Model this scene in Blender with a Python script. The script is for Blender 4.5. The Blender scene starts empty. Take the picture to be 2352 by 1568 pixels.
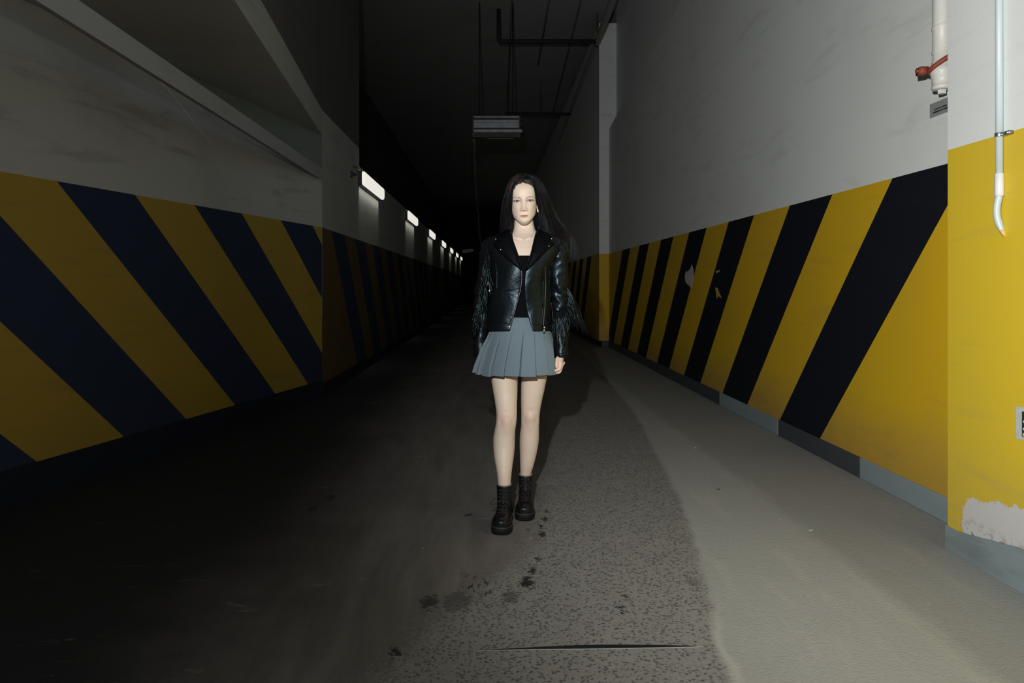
import bpy, bmesh, math, random
import numpy as np
from mathutils import Vector, Matrix
R = random.Random(7)
PI = math.pi
F, CX, HY, CAMZ = 1700.0, 1126.0, 655.0, 1.176     # focal length in px, vanishing point, eye height
C = bpy.context.scene.collection

def P(x, y, Y):
    """world point on the ray of photo pixel (x, y) at distance Y down the tunnel"""
    return Vector(((x - CX) / F * Y, Y, CAMZ + (HY - y) / F * Y))

# ------------------------------------------------------------------ materials
def nt(name):
    m = bpy.data.materials.new(name); m.use_nodes = True
    n = m.node_tree.nodes; l = m.node_tree.links
    b = n['Principled BSDF']
    return m, n, l, b
def simple(name, col, rough=.6, metal=0, spec=.5, bump=0, bscale=60, var=0, vscale=8):
    m, n, l, b = nt(name)
    b.inputs['Base Color'].default_value = (*col, 1)
    b.inputs['Roughness'].default_value = rough
    b.inputs['Metallic'].default_value = metal
    b.inputs['Specular IOR Level'].default_value = spec
    if bump or var:
        g = n.new('ShaderNodeTexCoord')
    if var:
        t = n.new('ShaderNodeTexNoise'); t.inputs['Scale'].default_value = vscale; t.inputs['Detail'].default_value = 6
        l.new(g.outputs['Object'], t.inputs['Vector'])
        x = n.new('ShaderNodeMix'); x.data_type = 'RGBA'
        x.inputs['A'].default_value = (*[c * (1 - var) for c in col], 1)
        x.inputs['B'].default_value = (*[min(1, c * (1 + var)) for c in col], 1)
        l.new(t.outputs['Fac'], x.inputs['Factor']); l.new(x.outputs['Result'], b.inputs['Base Color'])
    if bump:
        t = n.new('ShaderNodeTexNoise'); t.inputs['Scale'].default_value = bscale; t.inputs['Detail'].default_value = 5
        l.new(g.outputs['Object'], t.inputs['Vector'])
        k = n.new('ShaderNodeBump'); k.inputs['Strength'].default_value = bump; k.inputs['Distance'].default_value = .01
        l.new(t.outputs['Fac'], k.inputs['Height']); l.new(k.outputs['Normal'], b.inputs['Normal'])
    return m
class G:
    """small node-graph helper"""
    def __init__(s, n, l): s.n, s.l = n, l
    def val(s, sock, v):
        if isinstance(v, bpy.types.NodeSocket): s.l.new(v, sock)
        else: sock.default_value = v
    def math(s, op, a, b=0.0, c=None):
        k = s.n.new('ShaderNodeMath'); k.operation = op
        s.val(k.inputs[0], a); s.val(k.inputs[1], b)
        if c is not None: s.val(k.inputs[2], c)
        return k.outputs[0]
    def noise(s, vec, scale, detail=5, rough=.5, dist=0):
        k = s.n.new('ShaderNodeTexNoise'); s.l.new(vec, k.inputs['Vector'])
        k.inputs['Scale'].default_value = scale; k.inputs['Detail'].default_value = detail
        k.inputs['Roughness'].default_value = rough; k.inputs['Distortion'].default_value = dist
        return k.outputs['Fac']
    def ramp(s, v, lo, hi, a=0.0, b=1.0):
        k = s.n.new('ShaderNodeMapRange'); k.interpolation_type = 'SMOOTHSTEP'
        s.val(k.inputs['Value'], v)
        for nm, x in (('From Min', lo), ('From Max', hi), ('To Min', a), ('To Max', b)): s.val(k.inputs[nm], x)
        return k.outputs[0]
    def mix(s, f, a, b):
        k = s.n.new('ShaderNodeMix'); k.data_type = 'RGBA'
        s.val(k.inputs['Factor'], f)
        for nm, c in (('A', a), ('B', b)):
            if isinstance(c, bpy.types.NodeSocket): s.l.new(c, k.inputs[nm])
            else: k.inputs[nm].default_value = (*c, 1)
        return k.outputs['Result']
    def mapping(s, vec, sc=(1, 1, 1), rot=(0, 0, 0), loc=(0, 0, 0)):
        k = s.n.new('ShaderNodeMapping'); s.l.new(vec, k.inputs['Vector'])
        k.inputs['Scale'].default_value = sc; k.inputs['Rotation'].default_value = rot; k.inputs['Location'].default_value = loc
        return k.outputs[0]
    def bump(s, h, st, d=.01):
        k = s.n.new('ShaderNodeBump'); k.inputs['Strength'].default_value = st; k.inputs['Distance'].default_value = d
        s.l.new(h, k.inputs['Height']); return k.outputs['Normal']
    def curve(s, v, pts, x0, x1):
        """piecewise-linear function of v through pts [(x, y)], y kept in 0..1 steps of the span"""
        lo = min(p[1] for p in pts); hi = max(p[1] for p in pts)
        k = s.n.new('ShaderNodeFloatCurve'); c = k.mapping.curves[0]
        for i, (x, y) in enumerate(pts):
            q = ((x - x0) / (x1 - x0), (y - lo) / (hi - lo))
            if i == 0: c.points[0].location = q
            elif i == len(pts) - 1: c.points[1 if len(c.points) == 2 else len(c.points) - 1].location = q
            else: c.points.new(*q)
        k.mapping.update()
        t = s.math('DIVIDE', s.math('SUBTRACT', v, x0), x1 - x0)
        s.l.new(t, k.inputs['Value'])
        return s.math('MULTIPLY_ADD', k.outputs[0], hi - lo, lo)

def paint(name, col, dirt=(.25, .25, .24), amount=.35, low=.5, rough=.55, peel=False, lowdirt=0.0, spec=.3, nicks=False):
    """painted plaster: cloudy tone, long horizontal scuffs, fine bump; dirt that gathers low on the wall"""
    m, n, l, b = nt(name); g = G(n, l)
    tc = n.new('ShaderNodeTexCoord').outputs['Object']
    sx = n.new('ShaderNodeSeparateXYZ'); l.new(tc, sx.inputs[0])
    a = g.noise(tc, .9, 5, .55)
    st = g.noise(g.mapping(tc, (1, .7, 5), rot=(.25, 0, 0)), 1.6, 8, .62, .4)
    f = g.math('MULTIPLY', g.ramp(a, .45, .75), amount * .4)
    f2 = g.math('MULTIPLY', g.ramp(st, .53, .70), amount * .55)
    fac = g.math('ADD', f, f2)
    if lowdirt:
        z = g.math('ADD', sx.outputs['Z'], g.math('MULTIPLY', g.noise(tc, 3, 5), .3))
        fac = g.math('ADD', fac, g.math('MULTIPLY', g.ramp(z, .75, .25), lowdirt))
    fine = g.noise(tc, 45, 3)
    c = g.mix(fac, col, dirt)
    c = g.mix(g.math('MULTIPLY', fine, .12), c, tuple(v * .7 for v in col))
    if nicks:
        vn = n.new('ShaderNodeTexVoronoi'); l.new(g.mapping(tc, (1, .55, 1), rot=(.6, 0, 0)), vn.inputs['Vector']); vn.inputs['Scale'].default_value = 2.6
        nk = g.math('MULTIPLY', g.ramp(g.math('ADD', vn.outputs['Distance'], g.math('MULTIPLY', g.noise(tc, 40, 3), .05)), .052, .040), g.ramp(vn.outputs['Color'], .5, .6))
        c = g.mix(g.math('MULTIPLY', nk, .8), c, (.06, .06, .055))
    if peel:
        # paint lost low on the near pillar: bare plaster with a ragged edge
        wv = g.math('ADD', g.math('MULTIPLY', g.noise(tc, 14, 6, .6), .09), g.math('MULTIPLY', g.noise(tc, 60, 4), .03))
        top = g.math('MULTIPLY_ADD', g.math('SUBTRACT', 3.05, sx.outputs['Y']), .16, .285)
        top = g.math('ADD', g.math('SUBTRACT', top, g.math('MULTIPLY', g.math('MAXIMUM', g.math('SUBTRACT', sx.outputs['Y'], 3.13), 0), .55)), wv)
        m1 = g.ramp(g.math('SUBTRACT', g.math('SUBTRACT', top, .058), sx.outputs['Z']), -.002, .003)
        yl = g.math('ADD', sx.outputs['Y'], wv)
        m1 = g.math('MULTIPLY', m1, g.ramp(yl, 3.262, 3.252))
        pl = g.noise(tc, 26, 6, .65)
        low_ = g.ramp(g.math('ADD', sx.outputs['Z'], g.math('MULTIPLY', pl, .06)), .24, .16)
        bare = g.mix(g.math('MULTIPLY', g.ramp(pl, .48, .62), low_), (.56, .56, .55), (.17, .16, .14))
        c = g.mix(m1, c, bare)
    l.new(c, b.inputs['Base Color'])
    b.inputs['Roughness'].default_value = rough
    b.inputs['Specular IOR Level'].default_value = spec
    l.new(g.bump(g.math('ADD', g.math('MULTIPLY', g.noise(tc, 5, 6), .5), g.noise(tc, 90, 3)), .12, .004), b.inputs['Normal'])
    return m

def floor_mat():
    m, n, l, b = nt('garage_floor'); g = G(n, l)
    tc = n.new('ShaderNodeTexCoord').outputs['Object']
    sx = n.new('ShaderNodeSeparateXYZ'); l.new(tc, sx.inputs[0]); X, Y = sx.outputs['X'], sx.outputs['Y']
    big = g.noise(tc, 1.3, 6, .6); mid = g.noise(tc, 6, 6, .6); fin = g.noise(tc, 60, 4, .6)
    streak = g.noise(g.mapping(tc, (3.2, .55, 1), rot=(0, 0, .22)), 2.2, 8, .65, .5)
    # worn aggregate in the middle, with dark stone chips
    wob = n.new('ShaderNodeTexNoise'); l.new(tc, wob.inputs['Vector']); wob.inputs['Scale'].default_value = 55; wob.inputs['Detail'].default_value = 3
    wv_ = n.new('ShaderNodeVectorMath'); wv_.operation = 'MULTIPLY_ADD'; l.new(wob.outputs['Color'], wv_.inputs[0]); wv_.inputs[1].default_value = (.022, .022, 0); l.new(tc, wv_.inputs[2])
    vo = n.new('ShaderNodeTexVoronoi'); l.new(wv_.outputs[0], vo.inputs['Vector']); vo.inputs['Scale'].default_value = 74; vo.inputs['Randomness'].default_value = 1
    chip = g.math('MULTIPLY', g.ramp(vo.outputs['Distance'], .50, .28), g.ramp(vo.outputs['Color'], .12, .55))
    vo2 = n.new('ShaderNodeTexVoronoi'); l.new(wv_.outputs[0], vo2.inputs['Vector']); vo2.inputs['Scale'].default_value = 130
    chip2 = g.math('MULTIPLY', g.ramp(vo2.outputs['Distance'], .4, .2), g.ramp(vo2.outputs['Color'], .45, .6))
    chips = g.math('MAXIMUM', chip, g.math('MULTIPLY', chip2, .7))
    agg = g.mix(mid, (.222, .222, .212), (.30, .30, .289))
    agg = g.mix(g.math('MULTIPLY', g.ramp(fin, .55, .72), .4), agg, (.34, .33, .30))
    agg = g.mix(g.math('MULTIPLY', chips, .74), agg, (.05, .05, .052))
    # dusty darker asphalt to the left
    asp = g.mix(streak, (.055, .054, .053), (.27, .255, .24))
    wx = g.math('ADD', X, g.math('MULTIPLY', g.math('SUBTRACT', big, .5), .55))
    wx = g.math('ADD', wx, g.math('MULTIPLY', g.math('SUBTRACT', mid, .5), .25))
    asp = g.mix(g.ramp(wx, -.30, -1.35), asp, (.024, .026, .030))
    pale = g.math('MULTIPLY', g.ramp(g.noise(g.mapping(tc, (1.2, 5, 1), rot=(0, 0, .5)), 3.2, 9, .72, .8), .6, .74), g.ramp(big, .42, .58))
    asp = g.mix(g.math('MULTIPLY', pale, .55), asp, (.42, .42, .41))
    # limits between the surfaces, as functions of Y
    e_l = g.curve(Y, [(0, -.75), (2.0, -.38), (2.42, -.27), (2.96, .0), (3.4, .17), (3.9, .24), (5.0, .36), (7, .55), (14, .9)], 0, 14)
    e_r = g.curve(Y, [(0, .55), (2.0, .70), (2.37, .73), (2.76, .815), (3.3, .915), (4.04, 1.03), (5.33, 1.17), (7, 1.33), (14, 1.6)], 0, 14)
    j = g.math('MULTIPLY', g.math('SUBTRACT', mid, .5), .22)
    f_l = g.ramp(g.math('SUBTRACT', g.math('ADD', X, g.math('ADD', j, g.math('MULTIPLY', g.math('SUBTRACT', fin, .5), .25))), e_l), -.1, .12)
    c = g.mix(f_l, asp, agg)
    con = g.mix(g.noise(tc, 2.2, 7, .6), (.315, .325, .313), (.38, .39, .378))
    con = g.mix(g.math('MULTIPLY', g.ramp(streak, .5, .72), .35), con, (.47, .46, .43))
    con = g.mix(g.math('MULTIPLY', g.ramp(fin, .55, .75), .25), con, (.25, .245, .23))
    d = g.math('ADD', X, g.math('MULTIPLY', g.math('SUBTRACT', mid, .5), .08))
    con = g.mix(g.math('MULTIPLY', g.ramp(g.math('ADD', d, g.math('MULTIPLY', g.math('SUBTRACT', fin, .5), .12)), 1.46, 1.58), .42), con, (.20, .21, .195))
    f_r = g.ramp(g.math('SUBTRACT', g.math('ADD', X, g.math('MULTIPLY', g.math('SUBTRACT', mid, .5), .06)), e_r), -.02, .03)
    edge = g.math('MULTIPLY', g.ramp(g.math('ABSOLUTE', g.math('SUBTRACT', g.math('ADD', X, g.math('MULTIPLY', j, .5)), g.math('ADD', e_r, .02))), .03, .0), g.ramp(Y, 2.9, 2.4))
    c = g.mix(f_r, c, con)
    c = g.mix(g.math('MULTIPLY', edge, .45), c, (.5, .49, .46))
    # oil drips and scuff stains, each at its own place
    rag = g.math('ADD', g.math('MULTIPLY', g.math('SUBTRACT', g.noise(tc, 30, 6, .7), .5), .10), g.math('MULTIPLY', g.math('SUBTRACT', fin, .5), .04))
    spots = [(1210, 1338, .026, .95), (1224, 1312, .014, .9), (1236, 1282, .010, .9), (1243, 1225, .016, .9), (1252, 1191, .015, .9), (1240, 1208, .008, .9),
             (1258, 1175, .012, .8), (1172, 1370, .03, .55), (1048, 1381, .05, .45), (988, 1381, .03, .7), (1428, 1398, .012, .95), (1438, 1372, .007, .8),
             (908, 1499, .012, .9), (1212, 1216, .012, .5), (720, 1168, .02, .7), (760, 1142, .025, .6), (1590, 1335, .02, .4)]
    tot = None
    for (px, py, r, k) in spots:
        q = P(px, py, F * CAMZ / (py - HY))
        dx = g.math('SUBTRACT', X, q.x); dy = g.math('MULTIPLY', g.math('SUBTRACT', Y, q.y), .55)
        dd = g.math('ADD', g.math('SQRT', g.math('ADD', g.math('MULTIPLY', dx, dx), g.math('MULTIPLY', dy, dy))), rag)
        s_ = g.math('MULTIPLY', g.ramp(dd, r + .008, r - .008), k)
        tot = s_ if tot is None else g.math('MAXIMUM', tot, s_)
    # tyre-tread mark
    q = P(1095, 1345, F * CAMZ / (1345 - HY))
    dx = g.math('SUBTRACT', X, q.x); dy = g.math('SUBTRACT', Y, q.y)
    inb = g.math('MULTIPLY', g.ramp(g.math('ABSOLUTE', dx), .08, .05), g.ramp(g.math('ABSOLUTE', g.math('ADD', dy, g.math('MULTIPLY', dx, .6))), .11, .07))
    tread = g.ramp(g.noise(g.mapping(tc, (6, 1.6, 1), rot=(0, 0, .5)), 9, 5, .6), .52, .6)
    tot = g.math('MAXIMUM', tot, g.math('MULTIPLY', g.math('MULTIPLY', inb, tread), .75))
    c = g.mix(tot, c, (.012, .012, .013))
    # chips of white paint and grit
    vs = n.new('ShaderNodeTexVoronoi'); l.new(tc, vs.inputs['Vector']); vs.inputs['Scale'].default_value = 4.5
    sp = g.math('MULTIPLY', g.ramp(vs.outputs['Distance'], .035, .02), g.ramp(vs.outputs['Color'], .55, .6))
    c = g.mix(g.math('MULTIPLY', sp, .8), c, (.6, .6, .58))
    l.new(c, b.inputs['Base Color'])
    b.inputs['Roughness'].default_value = .75; b.inputs['Specular IOR Level'].default_value = .25
    h = g.math('ADD', g.math('MULTIPLY', mid, .4), g.math('ADD', g.math('MULTIPLY', fin, .6), g.math('MULTIPLY', chips, -.4)))
    l.new(g.bump(h, .35, .006), b.inputs['Normal'])
    return m

M = {}
M['white'] = paint('white_wall_paint', (.74, .775, .765), (.44, .45, .44), .45, nicks=True)
M['white_left'] = paint('white_wall_paint_scuffed', (.48, .50, .50), (.23, .235, .24), .9)  # scuffed white, base colour lowered to stand in for weaker flash spill here
M['yellow'] = paint('yellow_wall_paint', (.68, .43, .014), (.40, .25, .06), .45, lowdirt=.75)
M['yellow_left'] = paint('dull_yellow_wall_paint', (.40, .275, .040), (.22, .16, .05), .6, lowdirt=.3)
M['yellow_far'] = paint('sooty_yellow_wall_paint', (.115, .08, .025), (.06, .05, .03), .6)  # yellow darkened in its colour for the dim light far along the left
M['navy'] = paint('navy_black_wall_paint', (.024, .036, .075), (.03, .04, .07), .3, rough=.7, spec=.12)  # black paint with the blue lift of unlit areas put into its colour
M['yellow_pillar'] = paint('yellow_pillar_paint', (.68, .49, .03), (.46, .34, .09), .55, peel=True, lowdirt=.25)
M['white_pillar'] = paint('white_pillar_paint', (.74, .77, .76), (.5, .52, .51), .35, nicks=True)
M['black'] = paint('black_wall_paint', (.008, .010, .016), (.02, .02, .025), .25, rough=.7, spec=.12)
M['base'] = paint('grey_blue_skirting_paint', (.24, .30, .315), (.12, .13, .135), .7, rough=.6)
M['base_dark'] = paint('dark_skirting_paint', (.055, .062, .072), (.03, .03, .03), .5, rough=.6)
M['skirt_navy'] = paint('navy_skirting_paint', (.014, .018, .03), (.02, .02, .025), .4, rough=.7, spec=.15)
M['concrete'] = paint('bare_concrete', (.38, .40, .395), (.16, .16, .16), .5, rough=.8)
M['ledge'] = paint('blue_grey_beam_paint', (.36, .38, .42), (.2, .2, .22), .4, rough=.7)
M['recess'] = paint('grey_green_concrete', (.19, .22, .215), (.09, .10, .10), .6, rough=.8)
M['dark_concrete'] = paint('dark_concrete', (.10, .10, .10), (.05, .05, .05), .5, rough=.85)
M['scrape'] = simple('chalky_scrape', (.62, .64, .64), .9, var=.2, vscale=40)
M['plaster'] = simple('bare_plaster', (.5, .47, .46), .8, var=.2, vscale=30)
M['yellow_chip'] = simple('yellow_undercoat', (.5, .36, .04), .7)
M['floor'] = floor_mat()
M['groove'] = simple('dark_joint_filler', (.012, .013, .016), .5)
M['groove_lip'] = simple('pale_joint_lip', (.34, .38, .39), .45)
M['pipe_white'] = simple('off_white_painted_pipe', (.60, .60, .56), .45, var=.08, bump=.15, bscale=25)
M['pipe_grey'] = simple('grey_painted_pipe', (.30, .31, .30), .6, spec=.2)
M['pipe_dark'] = simple('dark_painted_pipe', (.03, .033, .036), .6, spec=.2)
M['rust_red'] = simple('red_oxide_clamp', (.23, .045, .025), .6, var=.3, vscale=40, bump=.4, bscale=80)
M['steel'] = simple('dull_steel', (.35, .36, .37), .35, metal=.9)
M['zip'] = simple('dull_zip_teeth', (.15, .15, .15), .35, metal=1)
M['chrome'] = simple('bright_metal', (.75, .75, .78), .18, metal=1)
M['brass'] = simple('warm_metal', (.55, .4, .25), .3, metal=1)
M['conduit'] = simple('pale_blue_grey_conduit', (.46, .54, .55), .4, var=.06)
M['sleeve_pvc'] = simple('white_pvc_coupler', (.62, .64, .66), .4)
M['tip'] = simple('yellow_smeared_tip', (.60, .45, .12), .6)
M['plate'] = simple('grey_aluminium_plate', (.30, .33, .33), .4, metal=.2)
M['ink'] = simple('dark_print', (.02, .02, .025), .6)
M['sticker'] = simple('worn_white_sticker', (.5, .55, .56), .5, var=.25, vscale=60)
M['sticker_y'] = simple('yellow_print', (.6, .55, .06), .5)
M['casing'] = simple('dark_grey_lamp_casing', (.05, .05, .05), .5)
M['louver'] = simple('galvanised_slats', (.56, .58, .61), .6, var=.55, vscale=7)
M['cable'] = simple('dusty_cable', (.2, .2, .19), .8, var=.6, vscale=5)
M['litter'] = simple('dry_dark_leaf', (.03, .025, .02), .8)
M['scrap'] = simple('white_paper_scrap', (.7, .7, .68), .8)
def emis(name, col, s):
    m, n, l, b = nt(name); b.inputs['Base Color'].default_value = (.8, .8, .78, 1)
    b.inputs['Emission Color'].default_value = (*col, 1); b.inputs['Emission Strength'].default_value = s
    return m
M['lens'] = emis('lit_lamp_lens', (1, .97, .88), 0.78)

# clothing / person materials
def skin_mat():
    m, n, l, b = nt('fair_skin'); g = G(n, l)
    at = n.new('ShaderNodeAttribute'); at.attribute_name = 'tone'
    tc = n.new('ShaderNodeTexCoord').outputs['Object']
    c = g.mix(g.noise(tc, 24, 5, .6), (.64, .525, .43), (.71, .59, .495))
    sep = n.new('ShaderNodeSeparateColor'); l.new(at.outputs['Color'], sep.inputs[0])
    c = g.mix(g.math('MULTIPLY', sep.outputs['Red'], .9), c, (.46, .135, .11))       # lips
    c = g.mix(g.math('MULTIPLY', sep.outputs['Green'], .5), c, (.60, .31, .23))     # flushed skin: nose, knees, fingers
    c = g.mix(g.math('MULTIPLY', sep.outputs['Blue'], .8), c, (.22, .10, .06))      # eye make-up, plus shade painted into nostrils and lip crease
    l.new(c, b.inputs['Base Color'])
    b.inputs['Roughness'].default_value = .5; b.inputs['Specular IOR Level'].default_value = .35
    b.inputs['Subsurface Weight'].default_value = .12; b.inputs['Subsurface Radius'].default_value = (.01, .004, .002)
    b.inputs['Subsurface Scale'].default_value = .6
    l.new(g.bump(g.noise(tc, 350, 3), .06, .002), b.inputs['Normal'])
    return m
def leather_mat():
    m, n, l, b = nt('black_leather'); g = G(n, l)
    tc = n.new('ShaderNodeTexCoord').outputs['Object']
    b.inputs['Base Color'].default_value = (.004, .005, .006, 1)
    w = g.noise(g.mapping(tc, (1, 1, .55)), 9, 3, .45, .5)
    w2 = g.noise(g.mapping(tc, (1, 1, 1.6)), 26, 2, .4, .3)
    gr = g.noise(tc, 420, 2)
    h = g.math('ADD', g.math('ADD', w, g.math('MULTIPLY', w2, .3)), g.math('MULTIPLY', gr, .03))
    l.new(g.bump(h, .40, .016), b.inputs['Normal'])
    b.inputs['Roughness'].default_value = .32; b.inputs['Specular IOR Level'].default_value = .29
    b.inputs['Specular Tint'].default_value = (.6, .86, 1, 1)
    return m
def cloth_mat():
    m, n, l, b = nt('grey_wool_blend'); g = G(n, l)
    tc = n.new('ShaderNodeTexCoord').outputs['Object']
    w = g.noise(tc, 520, 2); v = g.noise(g.mapping(tc, (1, 1, 3)), 60, 4)
    c = g.mix(w, (.094, .134, .165), (.145, .196, .232)); c = g.mix(g.math('MULTIPLY', v, .25), c, (.18, .24, .28))
    l.new(c, b.inputs['Base Color']); b.inputs['Roughness'].default_value = .85
    b.inputs['Specular IOR Level'].default_value = .2; b.inputs['Sheen Weight'].default_value = .15
    l.new(g.bump(w, .25, .002), b.inputs['Normal'])
    return m
M['skin'] = skin_mat(); M['leather'] = leather_mat(); M['skirt'] = cloth_mat()
M['lapel'] = simple('matte_black_leather', (.002, .0024, .0034), .5, spec=.05, bump=.12, bscale=40)  # same leather, darkened and sheen cut: the lapels' unlit tilt put into colour
M['eyelet'] = simple('dark_eyelet_metal', (.12, .13, .14), .4, metal=.8)
M['knit'] = simple('black_jersey', (.0035, .0035, .0055), .9, spec=.06, bump=.2, bscale=300)
M['boot'] = simple('black_boot_leather', (.006, .007, .008), .33, spec=.35, bump=.2, bscale=30)
M['rubber'] = simple('black_rubber', (.0065, .007, .008), .65, spec=.25, bump=.15, bscale=90)
M['welt'] = simple('worn_boot_welt', (.05, .047, .04), .6)
M['lace'] = simple('black_lace', (.012, .012, .013), .7)
M['sock'] = simple('pale_grey_sock', (.20, .225, .225), .9)
M['sclera'] = simple('eye_white', (.50, .45, .43), .3)
M['iris'] = simple('blue_iris', (.035, .065, .155), .25, var=.25, vscale=400)
M['pupil'] = simple('pupil', (.005, .005, .006), .15)
M['brow'] = simple('brown_brow_hair', (.30, .18, .12), .8)
M['lash'] = simple('dark_lash', (.06, .03, .022), .7)
def hair_mat():
    m, n, l, b = nt('dark_brown_hair'); g = G(n, l)
    at = n.new('ShaderNodeAttribute'); at.attribute_name = 'shade'
    c = g.mix(at.outputs['Fac'], (.0035, .0035, .0045), (.042, .026, .020))
    l.new(c, b.inputs['Base Color']); b.inputs['Roughness'].default_value = .42; b.inputs['Specular IOR Level'].default_value = .20
    b.inputs['Specular Tint'].default_value = (.55, .8, 1, 1)
    return m
M['hair'] = hair_mat()

# ------------------------------------------------------------------ mesh builder
class MB:
    def __init__(s): s.v, s.f, s.m = [], [], []
    def add(s, vs, fs, mi=0):
        b = len(s.v); s.v += [tuple(v) for v in vs]; s.f += [tuple(b + i for i in f) for f in fs]; s.m += [mi] * len(fs); return s
    def box(s, a, b, mi=0):
        (x0, y0, z0), (x1, y1, z1) = a, b
        vs = [(x, y, z) for z in (z0, z1) for y in (y0, y1) for x in (x0, x1)]
        return s.add(vs, [(0, 2, 3, 1), (4, 5, 7, 6), (0, 1, 5, 4), (2, 6, 7, 3), (0, 4, 6, 2), (1, 3, 7, 5)], mi)
    def prism(s, pts, d, mi=0):
        """polygon pts extruded by vector d"""
        n = len(pts); d = Vector(d)
        vs = [Vector(p) for p in pts] + [Vector(p) + d for p in pts]
        return s.add(vs, [tuple(range(n))[::-1], tuple(range(n, 2 * n))] + [(i, (i + 1) % n, n + (i + 1) % n, n + i) for i in range(n)], mi)
    def rings(s, rows, mi=0, cap=True, closed=True):
        n = len(rows[0]); vs = [p for r in rows for p in r]; fs = []
        for i in range(len(rows) - 1):
            for j in range(n if closed else n - 1):
                k = (j + 1) % n
                fs.append((i * n + j, i * n + k, (i + 1) * n + k, (i + 1) * n + j))
        if cap:
            fs.append(tuple(range(n))[::-1]); fs.append(tuple((len(rows) - 1) * n + j for j in range(n)))
        return s.add(vs, fs, mi)
    def tube(s, pts, rad, n=10, mi=0, cap=True, flat=None):
        pts = [Vector(p) for p in pts]; m_ = len(pts)
        rad = rad if hasattr(rad, '__len__') else [rad] * m_
        up = None; rows = []
        for i, p in enumerate(pts):
            t = (pts[min(i + 1, m_ - 1)] - pts[max(i - 1, 0)]).normalized()
            if up is None:
                up = t.cross(Vector((0, 1, 0)) if abs(t.y) < .9 else Vector((1, 0, 0))).normalized()
            else:
                up = (up - t * up.dot(t)).normalized()
            sd = t.cross(up); k = flat or 1
            rows.append([p + (up * math.cos(2 * PI * j / n) + sd * math.sin(2 * PI * j / n) * k) * rad[i] for j in range(n)])
        return s.rings(rows, mi, cap)
    def ell(s, c, r, nu=16, nv=10, mi=0):
        rows = []
        for i in range(1, nv):
            a = PI * i / nv - PI / 2
            rows.append([(c[0] + r[0] * math.cos(a) * math.cos(2 * PI * j / nu), c[1] + r[1] * math.cos(a) * math.sin(2 * PI * j / nu), c[2] + r[2] * math.sin(a)) for j in range(nu)])
        return s.rings(rows, mi)
    def mesh(s, name, mats, smooth=True):
        me = bpy.data.meshes.new(name); me.from_pydata(s.v, [], s.f)
        for m in mats: me.materials.append(m)
        me.polygons.foreach_set('material_index', s.m)
        me.polygons.foreach_set('use_smooth', [smooth] * len(s.f))
        me.update(); return me
    def build(s, name, mats, parent=None, smooth=True, recalc=True):
        mats = mats if isinstance(mats, (list, tuple)) else [mats]
        me = s.mesh(name, mats, smooth)
        if recalc:
            bm = bmesh.new(); bm.from_mesh(me); bmesh.ops.recalc_face_normals(bm, faces=bm.faces); bm.to_mesh(me); bm.free()
        o = bpy.data.objects.new(name, me); C.objects.link(o)
        if parent: o.parent = parent; o.matrix_parent_inverse = Matrix.Translation(-Vector(parent.location))
        return o
def bevel(o, w, seg=2, ang=35):
    k = o.modifiers.new('edge', 'BEVEL'); k.width = w; k.segments = seg; k.limit_method = 'ANGLE'; k.angle_limit = math.radians(ang); return o
def tag(o, label, cat, group=None):
    o['label'] = label; o['category'] = cat
    if group: o['group'] = group
    return o
def thing(name, label, cat, loc=(0, 0, 0), group=None):
    o = bpy.data.objects.new(name, None); C.objects.link(o); o.location = loc
    return tag(o, label, cat, group)
def struct(o): o['kind'] = 'structure'; return o

# ------------------------------------------------------------------ the setting
XR, XP, XF, XL = 2.263, 2.04, 2.075, -1.747
YC = 14.1                       # where the right wall steps in
YEND = 62.0
ZC = 6.4
ZT = 1.778                      # top of the yellow and black band

struct(MB().box((-6, -3.5, -.2), (2.8, YEND, 0)).build('floor', M['floor'], smooth=False))
struct(MB().box((-6, -3.5, ZC), (2.8, YEND, ZC + .2)).build('ceiling', M['concrete'], smooth=False))

def banded(mb, at, y0, y1, zb, zt, shift, blacks, n_out, mi_y=0, mi_b=1):
    """striped band: at(y, z) gives the point; blacks = list of (top start, top end); a stripe moves by shift from top to bottom"""
    H = zt - zb
    def clip(poly, lim, sgn):
        out = []
        for i in range(len(poly)):
            a, b = poly[i], poly[(i + 1) % len(poly)]
            ia, ib = sgn * (a[0] - lim) >= 0, sgn * (b[0] - lim) >= 0
            if ia: out.append(a)
            if ia != ib:
                t = (lim - a[0]) / (b[0] - a[0]); out.append((lim, a[1] + t * (b[1] - a[1])))
        return out
    edges = sorted(e for b in blacks for e in b)
    e = [-50] + edges + [200]
    for i in range(len(e) - 1):
        poly = [(e[i], zt), (e[i + 1], zt), (e[i + 1] + shift, zb), (e[i] + shift, zb)]
        poly = clip(poly, y0, 1)
        if len(poly) > 2: poly = clip(poly, y1, -1)
        if len(poly) > 2:
            mb.add([at(y, z) for y, z in poly], [tuple(range(len(poly)))], mi_b if i % 2 else mi_y)
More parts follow.
